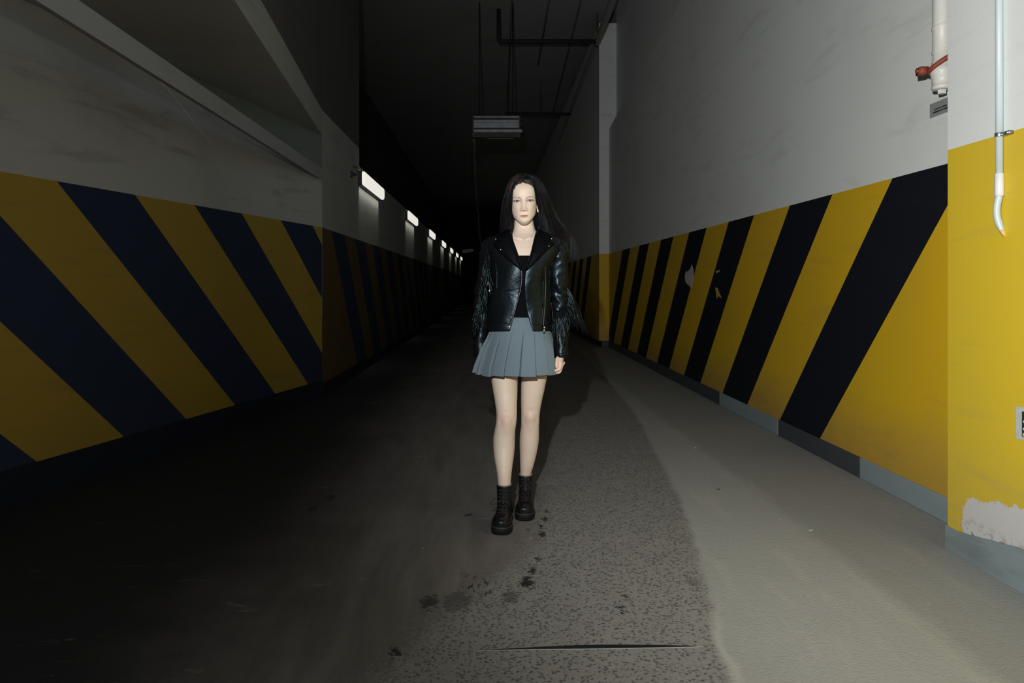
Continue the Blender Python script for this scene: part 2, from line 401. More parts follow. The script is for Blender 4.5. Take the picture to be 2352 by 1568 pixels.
# right wall, near length: white above the band, ledge near the top
w = MB()
at = lambda y, z: (XR, y, z)
tops = [3.46, 4.163, 4.894, 5.591, 6.348, 7.021, 7.74, 8.418, 9.138, 9.799, 10.54, 11.217, 11.948, 12.655]
banded(w, at, 3.0, YC, .0, ZT, 1.62 * ZT / 1.652, [(tops[i], tops[i + 1]) for i in range(0, 14, 2)], None)
zl = lambda y: 4.2 + (13.5 - y) * .075
w.add([(XR, 3.0, ZT), (XR, YC, ZT), (XR, YC, zl(YC)), (XR, 3.0, zl(3.0))], [(0, 1, 2, 3)], 2)
w.add([(XR, 3.0, zl(3.0)), (XR, YC, zl(YC)), (XR + .14, YC, zl(YC) + .22), (XR + .14, 3.0, zl(3.0) + .22)], [(0, 1, 2, 3)], 2)
w.add([(XR + .14, 3.0, zl(3.0) + .22), (XR + .14, YC, zl(YC) + .22), (XR + .14, YC, ZC), (XR + .14, 3.0, ZC)], [(0, 1, 2, 3)], 2)
w.box((XR + .16, 3.0, 0), (XR + .5, YC, ZC), 2)
# flakes of lost paint on the black stripes
def flake(px, mi):
    pts = []
    for x, y in px:
        Y = XR * F / (x - CX); q = P(x, y, Y); pts.append((XR - .002, q.y, q.z))
    w.prism(pts, (.003, 0, 0), mi)
flake([(1589, 607), (1593, 620), (1592, 640), (1588, 661), (1582, 655), (1578, 652), (1574, 645), (1573, 634), (1576, 622), (1580, 624), (1586, 616)], 3)
flake([(1643, 624), (1652, 620), (1653, 623), (1647, 627)], 4)
flake([(1643, 660), (1648, 661), (1652, 672), (1658, 685), (1650, 679), (1647, 686), (1645, 673)], 4)
struct(w.build('wall_right', [M['yellow'], M['black'], M['white'], M['plaster'], M['yellow_chip']], smooth=False, recalc=False))
# right wall beyond the step
w = MB()
w.add([(XF, YC, 0), (XR + .5, YC, 0), (XR + .5, YC, ZT), (XF, YC, ZT)], [(0, 1, 2, 3)], 0)
w.add([(XF, YC, ZT), (XR + .5, YC, ZT), (XR + .5, YC, 6.17), (XF, YC, 6.17)], [(0, 1, 2, 3)], 2)
bl = [(15.17 + 1.31 * k, 15.82 + 1.31 * k) for k in range(34)]
banded(w, lambda y, z: (XF, y, z), YC, YEND, 0, ZT, 1.62, bl, None)
w.add([(XF, YC, ZT), (XF, YEND, ZT), (XF, YEND, 6.17), (XF, YC, 6.17)], [(0, 1, 2, 3)], 2)
w.box((XR + .5, YC - .2, 0), (XR + .54, YEND, ZC), 2)
w.add([(XF, YC, 6.17), (XR + .5, YC, 6.17), (XR + .5, YEND, 6.17), (XF, YEND, 6.17)], [(0, 1, 2, 3)], 2)
struct(w.build('wall_right_far', [M['yellow'], M['black'], M['white']], smooth=False, recalc=False))
# near pillar on the right
w = MB()
YP = 3.30
w.box((XP, -3.5, 0), (XR + .5, YP, ZT + .0), 0)
w.box((XP, -3.5, ZT + .0), (XR + .5, YP, ZC), 1)
struct(w.build('pillar', [M['yellow_pillar'], M['white_pillar']], smooth=False))
# skirtings
def skirting(name, segs, mats):
    mb = MB()
    for a, b, mi in segs: mb.box(a, b, mi)
    return struct(bevel(mb.build(name, mats, smooth=False), .006))
x1 = lambda x: XR * F / (x - CX)
skirting('baseboard_right', [((XR - .012, 3.3, 0), (XR + .05, x1(1979), .126), 0), ((XR - .012, x1(1979), 0), (XR + .05, x1(1790), .126), 1),
                             ((XR - .012, x1(1790), 0), (XR + .05, x1(1655), .126), 0), ((XR - .012, x1(1655), 0), (XR + .05, YC, .126), 1)], [M['base'], M['base_dark']])
mb = MB()      # skirting of the pillar with an uneven top edge
ys = np.linspace(-3.4, YP + .006, 90)
top = [.108 + .006 * math.sin(y * 9) + .008 * R.random() + .16 * min(.35, max(0, 3.16 - y)) for y in ys]
rows = []
for y, t in zip(ys, top):
    rows.append([(XP - .008, y, 0), (XP - .008, y, t), (XP + .05, y, t), (XP + .05, y, 0)])
mb.rings(rows); struct(mb.build('baseboard_pillar', M['base'], smooth=False))
skirting('baseboard_right_far', [((XF - .012, YC - .012, 0), (XR + .05, YC + .02, .12), 0), ((XF - .012, YC - .012, 0), (XF + .05, YEND, .12), 0)], [M['base_dark']])

# left: slanted wall that meets the tunnel wall in a corner
YL = 7.69
sl = .2223
lx = lambda y: -3.457 + sl * y
w = MB()
lb = [(t, t + .64) for t in (-1.0, .37, 1.68, 3.0)] + [(4.277, 4.922), (5.56, 6.193), (6.843, 7.478)]
zb = 0.0
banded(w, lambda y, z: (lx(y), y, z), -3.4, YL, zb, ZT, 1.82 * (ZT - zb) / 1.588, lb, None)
zu = lambda y: CAMZ - 1.153 * lx(y) / 1.747
w.add([(lx(-3.4), -3.4, ZT), (lx(YL), YL, ZT), (lx(YL), YL, zu(YL)), (lx(-3.4), -3.4, zu(-3.4))], [(0, 1, 2, 3)], 2)
w.add([(lx(-3.4), -3.4, zu(-3.4)), (lx(YL), YL, zu(YL)), (lx(YL), YL, ZC), (lx(-3.4), -3.4, ZC)], [(0, 1, 2, 3)], 3)
def streak(px, wd):        # pale scrape on the left wall
    up_, dn_ = [], []
    for i, (x, y) in enumerate(px):
        Y = 3.457 / (sl + (CX - x) / F); q = P(x, y, Y); k = wd * math.sin(PI * (i + .4) / (len(px) - .2)); up_.append((q.x + .0025, q.y - .0006, q.z + k)); dn_.append((q.x + .0025, q.y - .0006, q.z - k))
    w.add(up_ + dn_[::-1], [tuple(range(2 * len(px)))], 4)
streak([(300, 130), (345, 165), (385, 205), (420, 250), (455, 295), (492, 332)], .009)
streak([(668, 345), (682, 358), (692, 378)], .006)
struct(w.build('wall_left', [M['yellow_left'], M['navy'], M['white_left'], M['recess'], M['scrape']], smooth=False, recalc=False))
mb = MB(); nrm = Vector((1, -sl, 0)).normalized() * .012
a, b = Vector((lx(-3.4), -3.4, 0)), Vector((lx(YL), YL, 0))
mb.prism([a + nrm, b + nrm, b - nrm * 3, a - nrm * 3], (0, 0, .19)); struct(mb.build('baseboard_left', M['skirt_navy'], smooth=False))
# tunnel wall on the left beyond the corner
w = MB()
YK = 9.87
bl = [(8.14 + 1.42 * k, 8.88 + 1.42 * k) for k in range(38)]
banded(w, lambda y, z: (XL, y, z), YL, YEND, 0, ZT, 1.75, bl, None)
w.add([(XL, YL, ZT), (XL, YEND, ZT), (XL, YEND, 2.76), (XL, YL, 2.76)], [(0, 1, 2, 3)], 2)
w.add([(XL, YL, 2.76), (XL, YK, 2.76), (XL, YK, 2.997), (XL, YL, 2.997)], [(0, 1, 2, 3)], 2)
w.add([(XL, YL, 2.997), (XL, YK, 2.997), (XL, YK, ZC), (XL, YL, ZC)], [(0, 1, 2, 3)], 3)  # darker colour here stands in for light fading up the column
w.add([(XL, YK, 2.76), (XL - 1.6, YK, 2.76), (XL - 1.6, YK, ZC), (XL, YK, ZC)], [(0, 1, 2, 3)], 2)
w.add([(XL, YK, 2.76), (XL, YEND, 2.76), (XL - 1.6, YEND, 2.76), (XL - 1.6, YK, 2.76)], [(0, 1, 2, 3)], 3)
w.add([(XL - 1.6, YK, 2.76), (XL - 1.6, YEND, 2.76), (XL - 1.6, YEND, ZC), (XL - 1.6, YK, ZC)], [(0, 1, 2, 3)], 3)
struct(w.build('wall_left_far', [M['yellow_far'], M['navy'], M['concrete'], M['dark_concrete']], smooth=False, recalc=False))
mb = MB(); mb.box((XL - .02, YL, 0), (XL + .012, YEND, .15)); struct(mb.build('baseboard_left_far', M['skirt_navy'], smooth=False))
# slab edge, recess and lintel over the left opening
mb = MB(); mb.box((XL - .03, -3.4, 2.272), (XL, YL, 2.386)); struct(mb.build('beam_left', M['ledge'], smooth=False))
mb = MB()
e0, e1 = Vector((XL, YL, 2.737)), Vector((XL + .0953 * (YL + 3.4), -3.4, 2.737))
mb.prism([e0, e1, (XL - 1.6, -3.4, 2.737), (XL - 1.6, YL, 2.737)], (0, 0, .26), 0)
mb.prism([e0 + Vector((0, 0, .26)), e1 + Vector((0, 0, .26)), (XL - 1.6, -3.4, 2.997), (XL - 1.6, YL, 2.997)], (0, 0, ZC - 2.997), 1)  # upper face coloured dark in place of the flash fading upwards
struct(mb.build('lintel_left', [M['concrete'], M['dark_concrete']], smooth=False))
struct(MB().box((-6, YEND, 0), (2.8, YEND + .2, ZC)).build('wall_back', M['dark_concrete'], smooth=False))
# sawn joint across the floor, open in the middle, closing to both ends
mb = MB(); top_, bot_ = [], []
for i in range(41):
    t = i / 40; x = 1095 + t * 520; y = 1494 - t * 9 - 4 * math.sin(t * PI)
    Y = F * CAMZ / (y - HY); q = P(x, y, Y); wd = .0115 * math.sin(PI * min(1, t * 1.02)) ** .6 * (.35 + .65 * min(1, t * 2.2)) + .0004
    top_.append((q.x, q.y + wd, .0015)); bot_.append((q.x, q.y - wd, .0015))
mb.rings([[a, b, (b[0], b[1], -.01), (a[0], a[1], -.01)] for a, b in zip(top_, bot_)], 0)
mb.rings([[b, (b[0], b[1] - .0035 * math.sin(PI * i / 40) ** 4, .0016), (b[0], b[1] - .004, -.01), (b[0], b[1], -.01)] for i, b in enumerate(bot_)], 1)
struct(mb.build('floor_joint', [M['groove'], M['groove_lip']], smooth=False))

# ------------------------------------------------------------------ fittings
LAMP_G = 'lamps along the wall'
def make_lamp():
    t = thing('wall_lamp', '', 'wall lamp', (XL, 10.7, 2.60))
    L, H = .93, .10
    def rr(y, z, r, n=5):
        pts = []
        for cx_, cz_, a0 in ((y - r, z - r, 0), (-y + r, z - r, 90), (-y + r, -z + r, 180), (y - r, -z + r, 270)):
            for k in range(n): a = math.radians(a0 + 90 * k / (n - 1)); pts.append((cx_ + r * math.cos(a), cz_ + r * math.sin(a)))
        return pts
    loc = Vector(t.location)
    mb = MB(); mb.rings([[(loc.x + x, loc.y + y, loc.z + z) for y, z in rr(L - i, H - i, .03)] for x, i in ((.002, .0), (.045, 0), (.05, .006))])
    mb.build('casing', M['casing'], t, smooth=False)
    mb = MB(); mb.rings([[(loc.x + x, loc.y + y, loc.z + z) for y, z in rr(L - .02 - i, H - .012 - i, .045 - i * .3)] for x, i in ((.045, 0), (.075, 0), (.09, .012), (.094, .03))])
    mb.build('lens', M['lens'], t)
    mb = MB(); mb.tube([loc + Vector((.03, -L - .42, .085)), loc + Vector((.03, -L + .03, .085))], .012, 8)
    mb.build('cable_gland', M['steel'], t)
    return t
lamp0 = make_lamp()
which = ['largest lit wall lamp, next to the pale column', 'second lit wall lamp from the pale column', 'third lit wall lamp from the pale column',
         'fourth lit wall lamp from the pale column, middle one of the seven', 'fifth lit wall lamp from the pale column, small', 'sixth lit wall lamp from the pale column, last but one',
         'tiniest lit wall lamp, at the dark far end of the tunnel']
for k in range(7):
    if k == 0: t = lamp0; kids = []
    else:
        t = lamp0.copy(); C.objects.link(t); t.location = (XL, 10.7 + 5.4 * k, 2.60 + .022 * k)
        for ch in lamp0.children:
            c = ch.copy(); C.objects.link(c); c.parent = t; c.matrix_parent_inverse = ch.matrix_parent_inverse.copy()
    tag(t, which[k], 'wall lamp', LAMP_G)
    # the lamp's downward slot that washes the wall under it
    ld = bpy.data.lights.new('lamp_slot', 'AREA'); ld.shape = 'RECTANGLE'; ld.size = .05; ld.size_y = 1.7; ld.energy = .8; ld.color = (1, .95, .8); ld.spread = math.radians(60)
    lo = bpy.data.objects.new('lamp_slot', ld); C.objects.link(lo); lo.location = (XL + .03, t.location.y, t.location.z - .108); lo.rotation_euler = (0, math.radians(14), 0)

# down pipe on the right wall
q = P(2163, 215, 3.607); px, py = XR - .062, 3.607
t = thing('drain_pipe', 'off-white capped vertical drain pipe on the white wall beside the pillar', 'pipe', (px, py, q.z))
z = lambda y: CAMZ + (HY - y) / F * 3.607
def turn(prof, n=28, c=(px, py)):
    return [[(c[0] + r * math.cos(2 * PI * j / n), c[1] + r * math.sin(2 * PI * j / n), zz) for j in range(n)] for r, zz in prof]
mb = MB(); mb.rings(turn([(.041, ZC - .01), (.041, z(20)), (.0412, z(50)), (.041, z(140))])); mb.build('pipe', M['pipe_white'], t)
mb = MB(); mb.rings(turn([(.043, z(141)), (.045, z(143)), (.045, z(155)), (.052, z(157)), (.052, z(169)), (.048, z(172)), (.048, z(178)), (.044, z(180)), (.043, z(197)), (.046, z(198)), (.046, z(203)), (.040, z(206)), (.03, z(207))]))
mb.build('socket', M['pipe_white'], t)
mb = MB(); mb.rings(turn([(.02, z(205)), (.02, z(216))], 6)); mb.build('plug', M['pipe_white'], t, smooth=False)
mb = MB()
for yy, tilt in ((60, .012), (118, .006)):
    mb = MB(); mb.rings([[(a, b, c_ + tilt * ((a - px) * .85 - (b - py) * .52) / .044) for a, b, c_ in r] for r in turn([(.0405, z(yy + 3)), (.0445, z(yy + 2.5)), (.0445, z(yy - 2.5)), (.0405, z(yy - 3))])])
    if yy == 60: mb.box((px + .012, py - .056, z(66)), (px + .034, py - .034, z(56)))
    mb.build('band', M['pipe_white'], t)
c = t
mb = MB()
ring = []
for j in range(25):
    a = math.radians(60 + 270 * j / 24); ring.append((px + .056 * math.cos(a), py + .056 * math.sin(a), z(146) + .036 * (.85 * math.cos(a) - .52 * math.sin(a))))
mb.tube(ring, .0125, 8, flat=.8)
mb.box((px - .085, py + .03, z(165)), (px - .045, py + .075, z(148))); mb.tube([(px - .095, py + .055, z(156)), (px - .03, py + .055, z(156))], .009, 6)
o = mb.build('pipe_clamp', M['rust_red'], t); o['label'] = 'rusty red pipe clamp'
# engraved plate under the pipe
t = thing('name_plate', 'small grey plate with two dark lines of print under the drain pipe', 'sign', (XR, 3.7, 2.05))
mb = MB(); za, zbb = 2.105, 2.033
mb.box((XR - .004, 3.53, zbb), (XR, 3.805, za)); bevel(mb.build('plate', M['plate'], t, smooth=False), .0015)
mb = MB(); rr_ = random.Random(3)
for li, zz in enumerate((2.068, 2.054)):
    y = 3.765 if li == 0 else 3.775
    while y > 3.57:
        w_ = rr_.choice((.004, .005, .006)); hgt = rr_.choice((.007, .008, .0085))
        mb.box((XR - .0048, y - w_, zz - hgt / 2), (XR - .0038, y, zz + hgt / 2)); y -= w_ + rr_.choice((.0015, .0015, .0015, .006))
mb.build('print', M['ink'], t, smooth=False)
mb = MB(); mb.ell((XR - .004, 3.797, 2.041), (.003, .003, .003), 10, 6); mb.build('screw', M['steel'], t)

# conduit on the pillar
Yq = 2.94
t = thing('cable_conduit', 'pale blue-grey vertical conduit with flexible end on the yellow pillar', 'conduit', (XP, Yq, 1.4))
zz = lambda y: CAMZ + (HY - y) / F * Yq
x0 = XP - .018
mb = MB(); mb.tube([(x0, Yq + .004, ZC), (x0, Yq + .002, 2.3), (x0, Yq, zz(400))], .0135, 16); mb.build('tube', M['conduit'], t)
mb = MB(); mb.rings(turn([(.0145, zz(398)), (.0165, zz(399)), (.0165, zz(424)), (.0170, zz(426)), (.0170, zz(449)), (.0145, zz(451))], 20, (x0, Yq))); mb.build('coupler', M['sleeve_pvc'], t)
mb = MB(); pts, rad = [], []
for i in range(61):
    u = i / 60; yy = 450 + 80 * u
    pts.append((x0 - .006 * math.sin(u * PI) + .010 * u * u, Yq + .012 * math.sin(u * PI * .9) - .006 * u, zz(yy))); rad.append((.0125 if i % 2 else .0142) * (1 - .25 * max(0, u - .8) / .2))
mb.tube(pts, rad, 14); mb.build('flexible_end', M['conduit'], t)
e = Vector(pts[-1]); mb = MB(); mb.tube([e + Vector((0, 0, .004)), e + Vector((.003, -.003, -.012)), e + Vector((.008, -.006, -.026))], [.011, .0075, .002], 12); mb.build('tip', M['tip'], t)
mb = MB(); mb.rings(turn([(.0152, zz(314)), (.016, zz(313)), (.016, zz(306)), (.0152, zz(305))], 18, (x0, Yq)))
mb.box((XP - .022, Yq - .06, zz(314)), (XP - .004, Yq - .012, zz(306))); mb.tube([(XP - .026, Yq - .05, zz(310)), (XP, Yq - .05, zz(310))], .006, 8); mb.build('bracket', M['steel'], t)
# hazard sticker, cut by the frame
t = thing('warning_sign', 'white-edged warning sticker with black and yellow print low on the pillar', 'sticker', (XP, 2.7, .65))
sy = XP * F / (2335 - CX)
mb = MB(); rows = []
mb.box((XP - .0025, 2.52, .583), (XP, sy, .708)); bevel(mb.build('backing', M['sticker'], t, smooth=False), .001)
mb = MB(); mb.box((XP - .0032, 2.54, .597), (XP - .0022, sy - .033, .694)); mb.build('panel', M['ink'], t, smooth=False)
mb = MB(); y = sy - .038
mb.box((XP - .0038, 2.545, .600), (XP - .003, y, .612)); 
for k in range(5):
    y0 = y - k * .034
    arc = [(XP - .0036, y0 - .014 + .012 * math.cos(a), .642 + .02 * math.sin(a)) for a in np.linspace(.6, 2 * PI - .6, 14)]
    mb.tube(arc, .003, 6)
mb.build('print', M['sticker_y'], t, smooth=False)

# pipes under the ceiling
def pl(x, y, X=None, Z=None):
    return None
t = thing('ceiling_pipe', 'long grey pipe running high along the right wall', 'pipe')
A = P(1408, 0, 12.2); B = P(1257, 410, 28.5)
d = (B - A); pts = [A - d * .35, A, A + d * .5, B, B + d * .6]
mb = MB(); mb.tube(pts, .065, 14); mb.build('pipe', M['pipe_grey'], t)
for u in (-.1, .12, .4, .8, 1.2):
    mb = MB(); q = A + d * u; mb.tube([q + Vector((0, 0, .03)), (q.x, q.y, ZC)], .008, 6); mb.tube([q - d.normalized() * .02, q + d.normalized() * .02], .073, 14)
    mb.build('hanger', M['pipe_dark'], t)
q = A + d * ((14.0 - A.y) / d.y)
t = thing('branch_pipe', 'dark pipe crossing under the ceiling with an upturned end', 'pipe', (1.1, 14, 5.7))
zb_ = CAMZ + (HY - 95) / F * 14.0
mb = MB(); mb.tube([(q.x - .02, 14, zb_), (.19, 14, zb_), (.165, 14, zb_ + .02), (.16, 14, zb_ + .05), (.16, 14, ZC - .01)], .04, 12); mb.build('pipe', M['pipe_dark'], t)
mb = MB(); mb.tube([(.42, 14, zb_ + .0), (.42, 14, ZC)], .008, 6); mb.tube([(.40, 14, zb_), (.44, 14, zb_)], .047, 12); mb.build('hanger', M['pipe_dark'], t)
q = A + d * ((19.0 - A.y) / d.y)
zb_ = CAMZ + (HY - 262) / F * 19.0
t = thing('branch_pipe', 'farther thin pipe crossing under the dark ceiling', 'pipe', (1.1, 19, zb_))
mb = MB(); mb.tube([(q.x, 19, zb_), (.38, 19, zb_ + .02)], .035, 10); mb.build('pipe', M['pipe_dark'], t)
for x in (.45, 1.3): MB().tube([(x, 19, zb_ + .03), (x, 19, ZC)], .008, 6).build('hanger', M['pipe_dark'], t)
for (xa, xb, yb, lab) in ((1262, 1236, 150, 'thin cable along the ceiling, middle of three'), (1335, 1270, 260, 'thin cable along the ceiling nearest the right wall'), (1176, 1166, 240, 'thin cable along the ceiling farthest from the right wall')):
    a = P(xa, 0, (ZC - .02 - CAMZ) * F / HY); Y2 = (ZC - .02 - CAMZ) * F / (HY - yb); b = P(xb, yb, Y2)
    dd = b - a
    tag(MB().tube([a - dd * .4, a, b], .014, 8).build('ceiling_cable', M['cable']), lab, 'cable', 'cables on the ceiling')

# slatted vent box that catches the flash, far up
t = thing('vent_grille', 'pale slatted vent box hanging under the dark ceiling', 'vent', (.12, 13.4, 5))
Yv = 13.4
xa, xb = P(1088, 0, Yv).x, P(1192, 0, Yv).x; zv = lambda y: CAMZ + (HY - y) / F * Yv
mb = MB()
mb.box((xa - .03, Yv + .12, zv(312)), (xb + .03, Yv + .5, zv(262))); mb.build('housing', M['dark_concrete'], t, smooth=False)
for y_, h_ in ((268, 2.2), (278, 3), (284, 3), (290, 3.2), (300, 3.4), (318, 1)):
    mb = MB(); x_a = xa + (.25 if y_ == 318 else 0); x_b = xb + (.06 if y_ == 300 else 0) - (.1 if y_ == 318 else 0)
    q0 = zv(y_ + h_); q1 = zv(y_ - h_)
    mb.prism([(x_a, Yv, q0), (x_a, Yv + .012, q0), (x_a, Yv + .034, q1), (x_a, Yv + .022, q1)], (x_b - x_a, 0, 0))
    mb.build('slat', M['louver'], t, smooth=False)
for x in (xa + .1, xb - .1): MB().tube([(x, Yv + .3, zv(262)), (x, Yv + .3, ZC)], .012, 6).build('hanger', M['pipe_dark'], t)
pts = []
for i in range(30):
    u = i / 29; pts.append(P(1088 + 11 * u + 5 * u * u + R.uniform(-1.2, 1.2), 320 + 248 * u, Yv + .2 + 8 * u))
tag(MB().tube(pts, [.012 + .012 * R.random() for _ in pts], 6).build('hanging_cable', M['cable']), 'dusty cable hanging down from the slatted vent box', 'cable')
t = thing('notice_board', 'small pale panel at the far dark end by the last lamps', 'panel', P(1075, 576, 30))
a = P(1063, 581, 30); b = P(1090, 570, 30)
mb = MB(); mb.prism([P(1062, 582, 30), P(1088, 577, 30), P(1088, 571, 30), P(1062, 573, 30)], (0, .04, 0)); mb.build('panel', M['louver'], t, smooth=False)
for x in (1066, 1084): MB().tube([P(x, 572, 30.03), (P(x, 572, 30.03).x, 30.03, ZC)], .01, 6).build('hanger', M['pipe_dark'], t)
tq = P(806, 400, XL * F / (806 - CX))
t = thing('wall_bracket', 'small dark bracket on the pale column beside the first lamp', 'bracket', tq)
mb = MB(); mb.box((XL, tq.y - .03, tq.z - .04), (XL + .02, tq.y + .03, tq.z + .04)); mb.tube([(XL, tq.y, tq.z), (XL + .07, tq.y, tq.z)], .02, 8); mb.build('body', M['casing'], t)

# litter on the floor
def leaf(px_, py_, s, rot, mat_, label, cat):
    q = P(px_, py_, F * CAMZ / (py_ - HY)); mb = MB(); rows = []
    for i in range(9):
        u = i / 8; w_ = .35 * s * math.sin(PI * u) + .0015; x = (u - .5) * 2 * s; h = .003 + .006 * abs(u - .5) ** 2 * 4
        ca, sa = math.cos(rot), math.sin(rot)
        rows.append([(q.x + ca * x - sa * k * w_, q.y + sa * x + ca * k * w_, zz_ + h * (1 if k else .6)) for k, zz_ in ((-1, 0), (0, 0), (1, 0), (0, .002))])
    mb.rings(rows); o = mb.build('dry_leaf' if cat == 'leaf' else 'paper_scrap', mat_); return tag(o, label, cat)
leaf(1076, 1184, .022, .6, M['litter'], 'curled dark leaf on the floor beside the front boot', 'leaf')
leaf(1649, 1125, .012, .2, M['litter'], 'small dark leaf on the pale concrete lane', 'leaf')
leaf(1861, 1219, .012, .1, M['scrap'], 'tiny white paper scrap on the concrete lane by the striped wall', 'scrap')
leaf(1597, 1029, .012, .8, M['scrap'], 'tiny white scrap on the floor far along the striped wall', 'scrap')

# ------------------------------------------------------------------ the person
def oval(cx_, cy_, cz_, rx, ry, n=28, e=2.0, tilt=0.0):
    out = []
    for j in range(n):
        a = 2 * PI * j / n; c_, s_ = math.cos(a), math.sin(a)
        x = rx * math.copysign(abs(s_) ** (2 / e), s_); y = -ry * math.copysign(abs(c_) ** (2 / e), c_)
        out.append((cx_ + x, cy_ + y, cz_ + tilt * y))
    return out
def pxoval(y, xl, xr, Y, ry=None, k=1.0, n=28, e=2.0, grow=0.0):
    a, b = P(xl, y, Y), P(xr, y, Y); rx = (b.x - a.x) / 2
    return oval((a.x + b.x) / 2, Y, a.z, rx + grow, (ry if ry else rx * k) + grow, n, e)
def interp(tbl, x):
    if x <= tbl[0][0]: return tbl[0][1:]
    for a, b in zip(tbl, tbl[1:]):
        if x <= b[0]:
            t = (x - a[0]) / (b[0] - a[0]); return tuple(p + (q - p) * t for p, q in zip(a[1:], b[1:]))
    return tbl[-1][1:]
def smooth_rows(tbl, n):
    """Catmull-Rom resample of a table by its first column"""
    xs = [r[0] for r in tbl]; out = []
    for i in range(n):
        x = xs[0] + (xs[-1] - xs[0]) * i / (n - 1)
        k = max(0, min(len(xs) - 2, sum(1 for v in xs if v <= x) - 1))
        t = (x - xs[k]) / (xs[k + 1] - xs[k]); row = [x]
        for c_ in range(1, len(tbl[0])):
            p0 = tbl[max(k - 1, 0)][c_]; p1 = tbl[k][c_]; p2 = tbl[k + 1][c_]; p3 = tbl[min(k + 2, len(xs) - 1)][c_]
            row.append(.5 * (2 * p1 + (p2 - p0) * t + (2 * p0 - 5 * p1 + 4 * p2 - p3) * t * t + (3 * p1 - p0 - 3 * p2 + p3) * t ** 3))
        out.append(row)
    return out
BY = 3.74                                  # distance of the body's middle
person = thing('person', 'person with long dark hair in black fringed leather jacket, grey pleated skirt and boots', 'person', P(1180, 1195, 3.72))
person.location.z = 0

# ---- body: limbs, trunk and hands grown together into one surface
body = MB()
legL = [(775, 1118, 1194, 3.785), (820, 1121, 1192, 3.78), (853, 1125, 1189.5, 3.775), (900, 1132.5, 1188.5, 3.76), (930, 1137.5, 1187.5, 3.745), (950, 1140, 1187.5, 3.735),
        (968, 1139.5, 1186.5, 3.728), (985, 1136.5, 1184, 3.732), (1005, 1133, 1183, 3.74), (1025, 1132.8, 1182.5, 3.738), (1050, 1135, 1180, 3.722), (1075, 1139.5, 1176.5, 3.702),
        (1100, 1142.8, 1174, 3.686), (1120, 1143.5, 1173, 3.68), (1150, 1142, 1174, 3.68)]
legR = [(775, 1192, 1267, 3.79), (820, 1195, 1264, 3.805), (855, 1197.5, 1258.5, 3.815), (900, 1196.5, 1249.5, 3.83), (930, 1196.5, 1243, 3.838), (948, 1197, 1240, 3.84),
        (962, 1197, 1239, 3.842), (980, 1196.5, 1238.5, 3.852), (1000, 1194, 1238.5, 3.865), (1020, 1193.5, 1237, 3.872), (1045, 1194, 1232, 3.878), (1070, 1194.5, 1225.5, 3.882),
        (1090, 1195, 1219.5, 3.886), (1110, 1194.5, 1219.5, 3.89), (1135, 1193, 1221, 3.89)]
for tbl, kn in ((legL, (1163.5, 961)), (legR, (1217, 956))):
    rows = []
    for y, xl, xr, Y in smooth_rows(tbl, 110):
        k = 1.08 + .10 * math.exp(-((y - 1015) / 35) ** 2) - .03 * math.exp(-((y - 960) / 20) ** 2)
        back = .012 * math.exp(-((y - 1015) / 40) ** 2)
        ring = pxoval(y, xl, xr, Y, k=k, e=2.1, n=44); xc = P(kn[0], y, Y).x; out = []
        for p in ring:
            fr_ = 1 if p[1] < Y else 0; dx_ = (p[0] - xc)
            b_ = fr_ * (.0075 * math.exp(-((y - kn[1]) / 11) ** 2 - (dx_ / .021) ** 2) + .004 * math.exp(-((y - kn[1] - 21) / 8) ** 2 - (dx_ / .014) ** 2)
                        - .004 * math.exp(-((y - kn[1] - 6) / 9) ** 2 - ((abs(dx_) - .031) / .009) ** 2) - .003 * math.exp(-((y - kn[1] + 16) / 8) ** 2 - (dx_ / .03) ** 2))
            out.append((p[0], p[1] + back - b_, p[2]))
        rows.append(out)
    body.rings(rows)
    q = P((tbl[-1][1] + tbl[-1][2]) / 2, tbl[-1][0], tbl[-1][3])           # foot inside the boot
    body.tube([(q.x, q.y + .01, .075), (q.x, q.y - .05, .06), (q.x - .006, q.y - .11, .05)], [.022, .022, .014], 12)
trunk = [(838, 1130, 1252, .075), (815, 1126, 1259, .095), (780, 1132, 1254, .095), (750, 1143, 1247, .09), (715, 1148, 1243, .086), (690, 1150, 1244, .086), (655, 1144, 1248, .092), (620, 1139, 1252, .102),
         (595, 1139, 1258, .104), (575, 1136, 1270, .095), (560, 1130, 1282, .078), (551, 1142, 1270, .066), (544, 1158, 1252, .058), (537, 1170, 1239, .052), (530, 1177.5, 1230.5, .052), (520, 1179.5, 1227.5, .051), (508, 1181, 1225, .051), (490, 1182, 1224, .05)]
rows = []
for y, xl, xr, ry in smooth_rows([(-a, b, c_, d_) for a, b, c_, d_ in trunk], 60):
    y = -y; Yc = BY + .034 * min(1, max(0, (553 - y) / 26))
    rows.append(pxoval(y, xl, xr, Yc, ry=ry, e=2.3))
body.rings(rows)
# collar bones
for s in (-1, 1):
    q = P(1204 + 3.5 * s, 549, BY - .064); e = P(1204 + 26 * s, 543, BY - .045); body.tube([q, (q + e) / 2 + Vector((0, -.006, -.001)), e], [.0055, .0055, .004], 10)
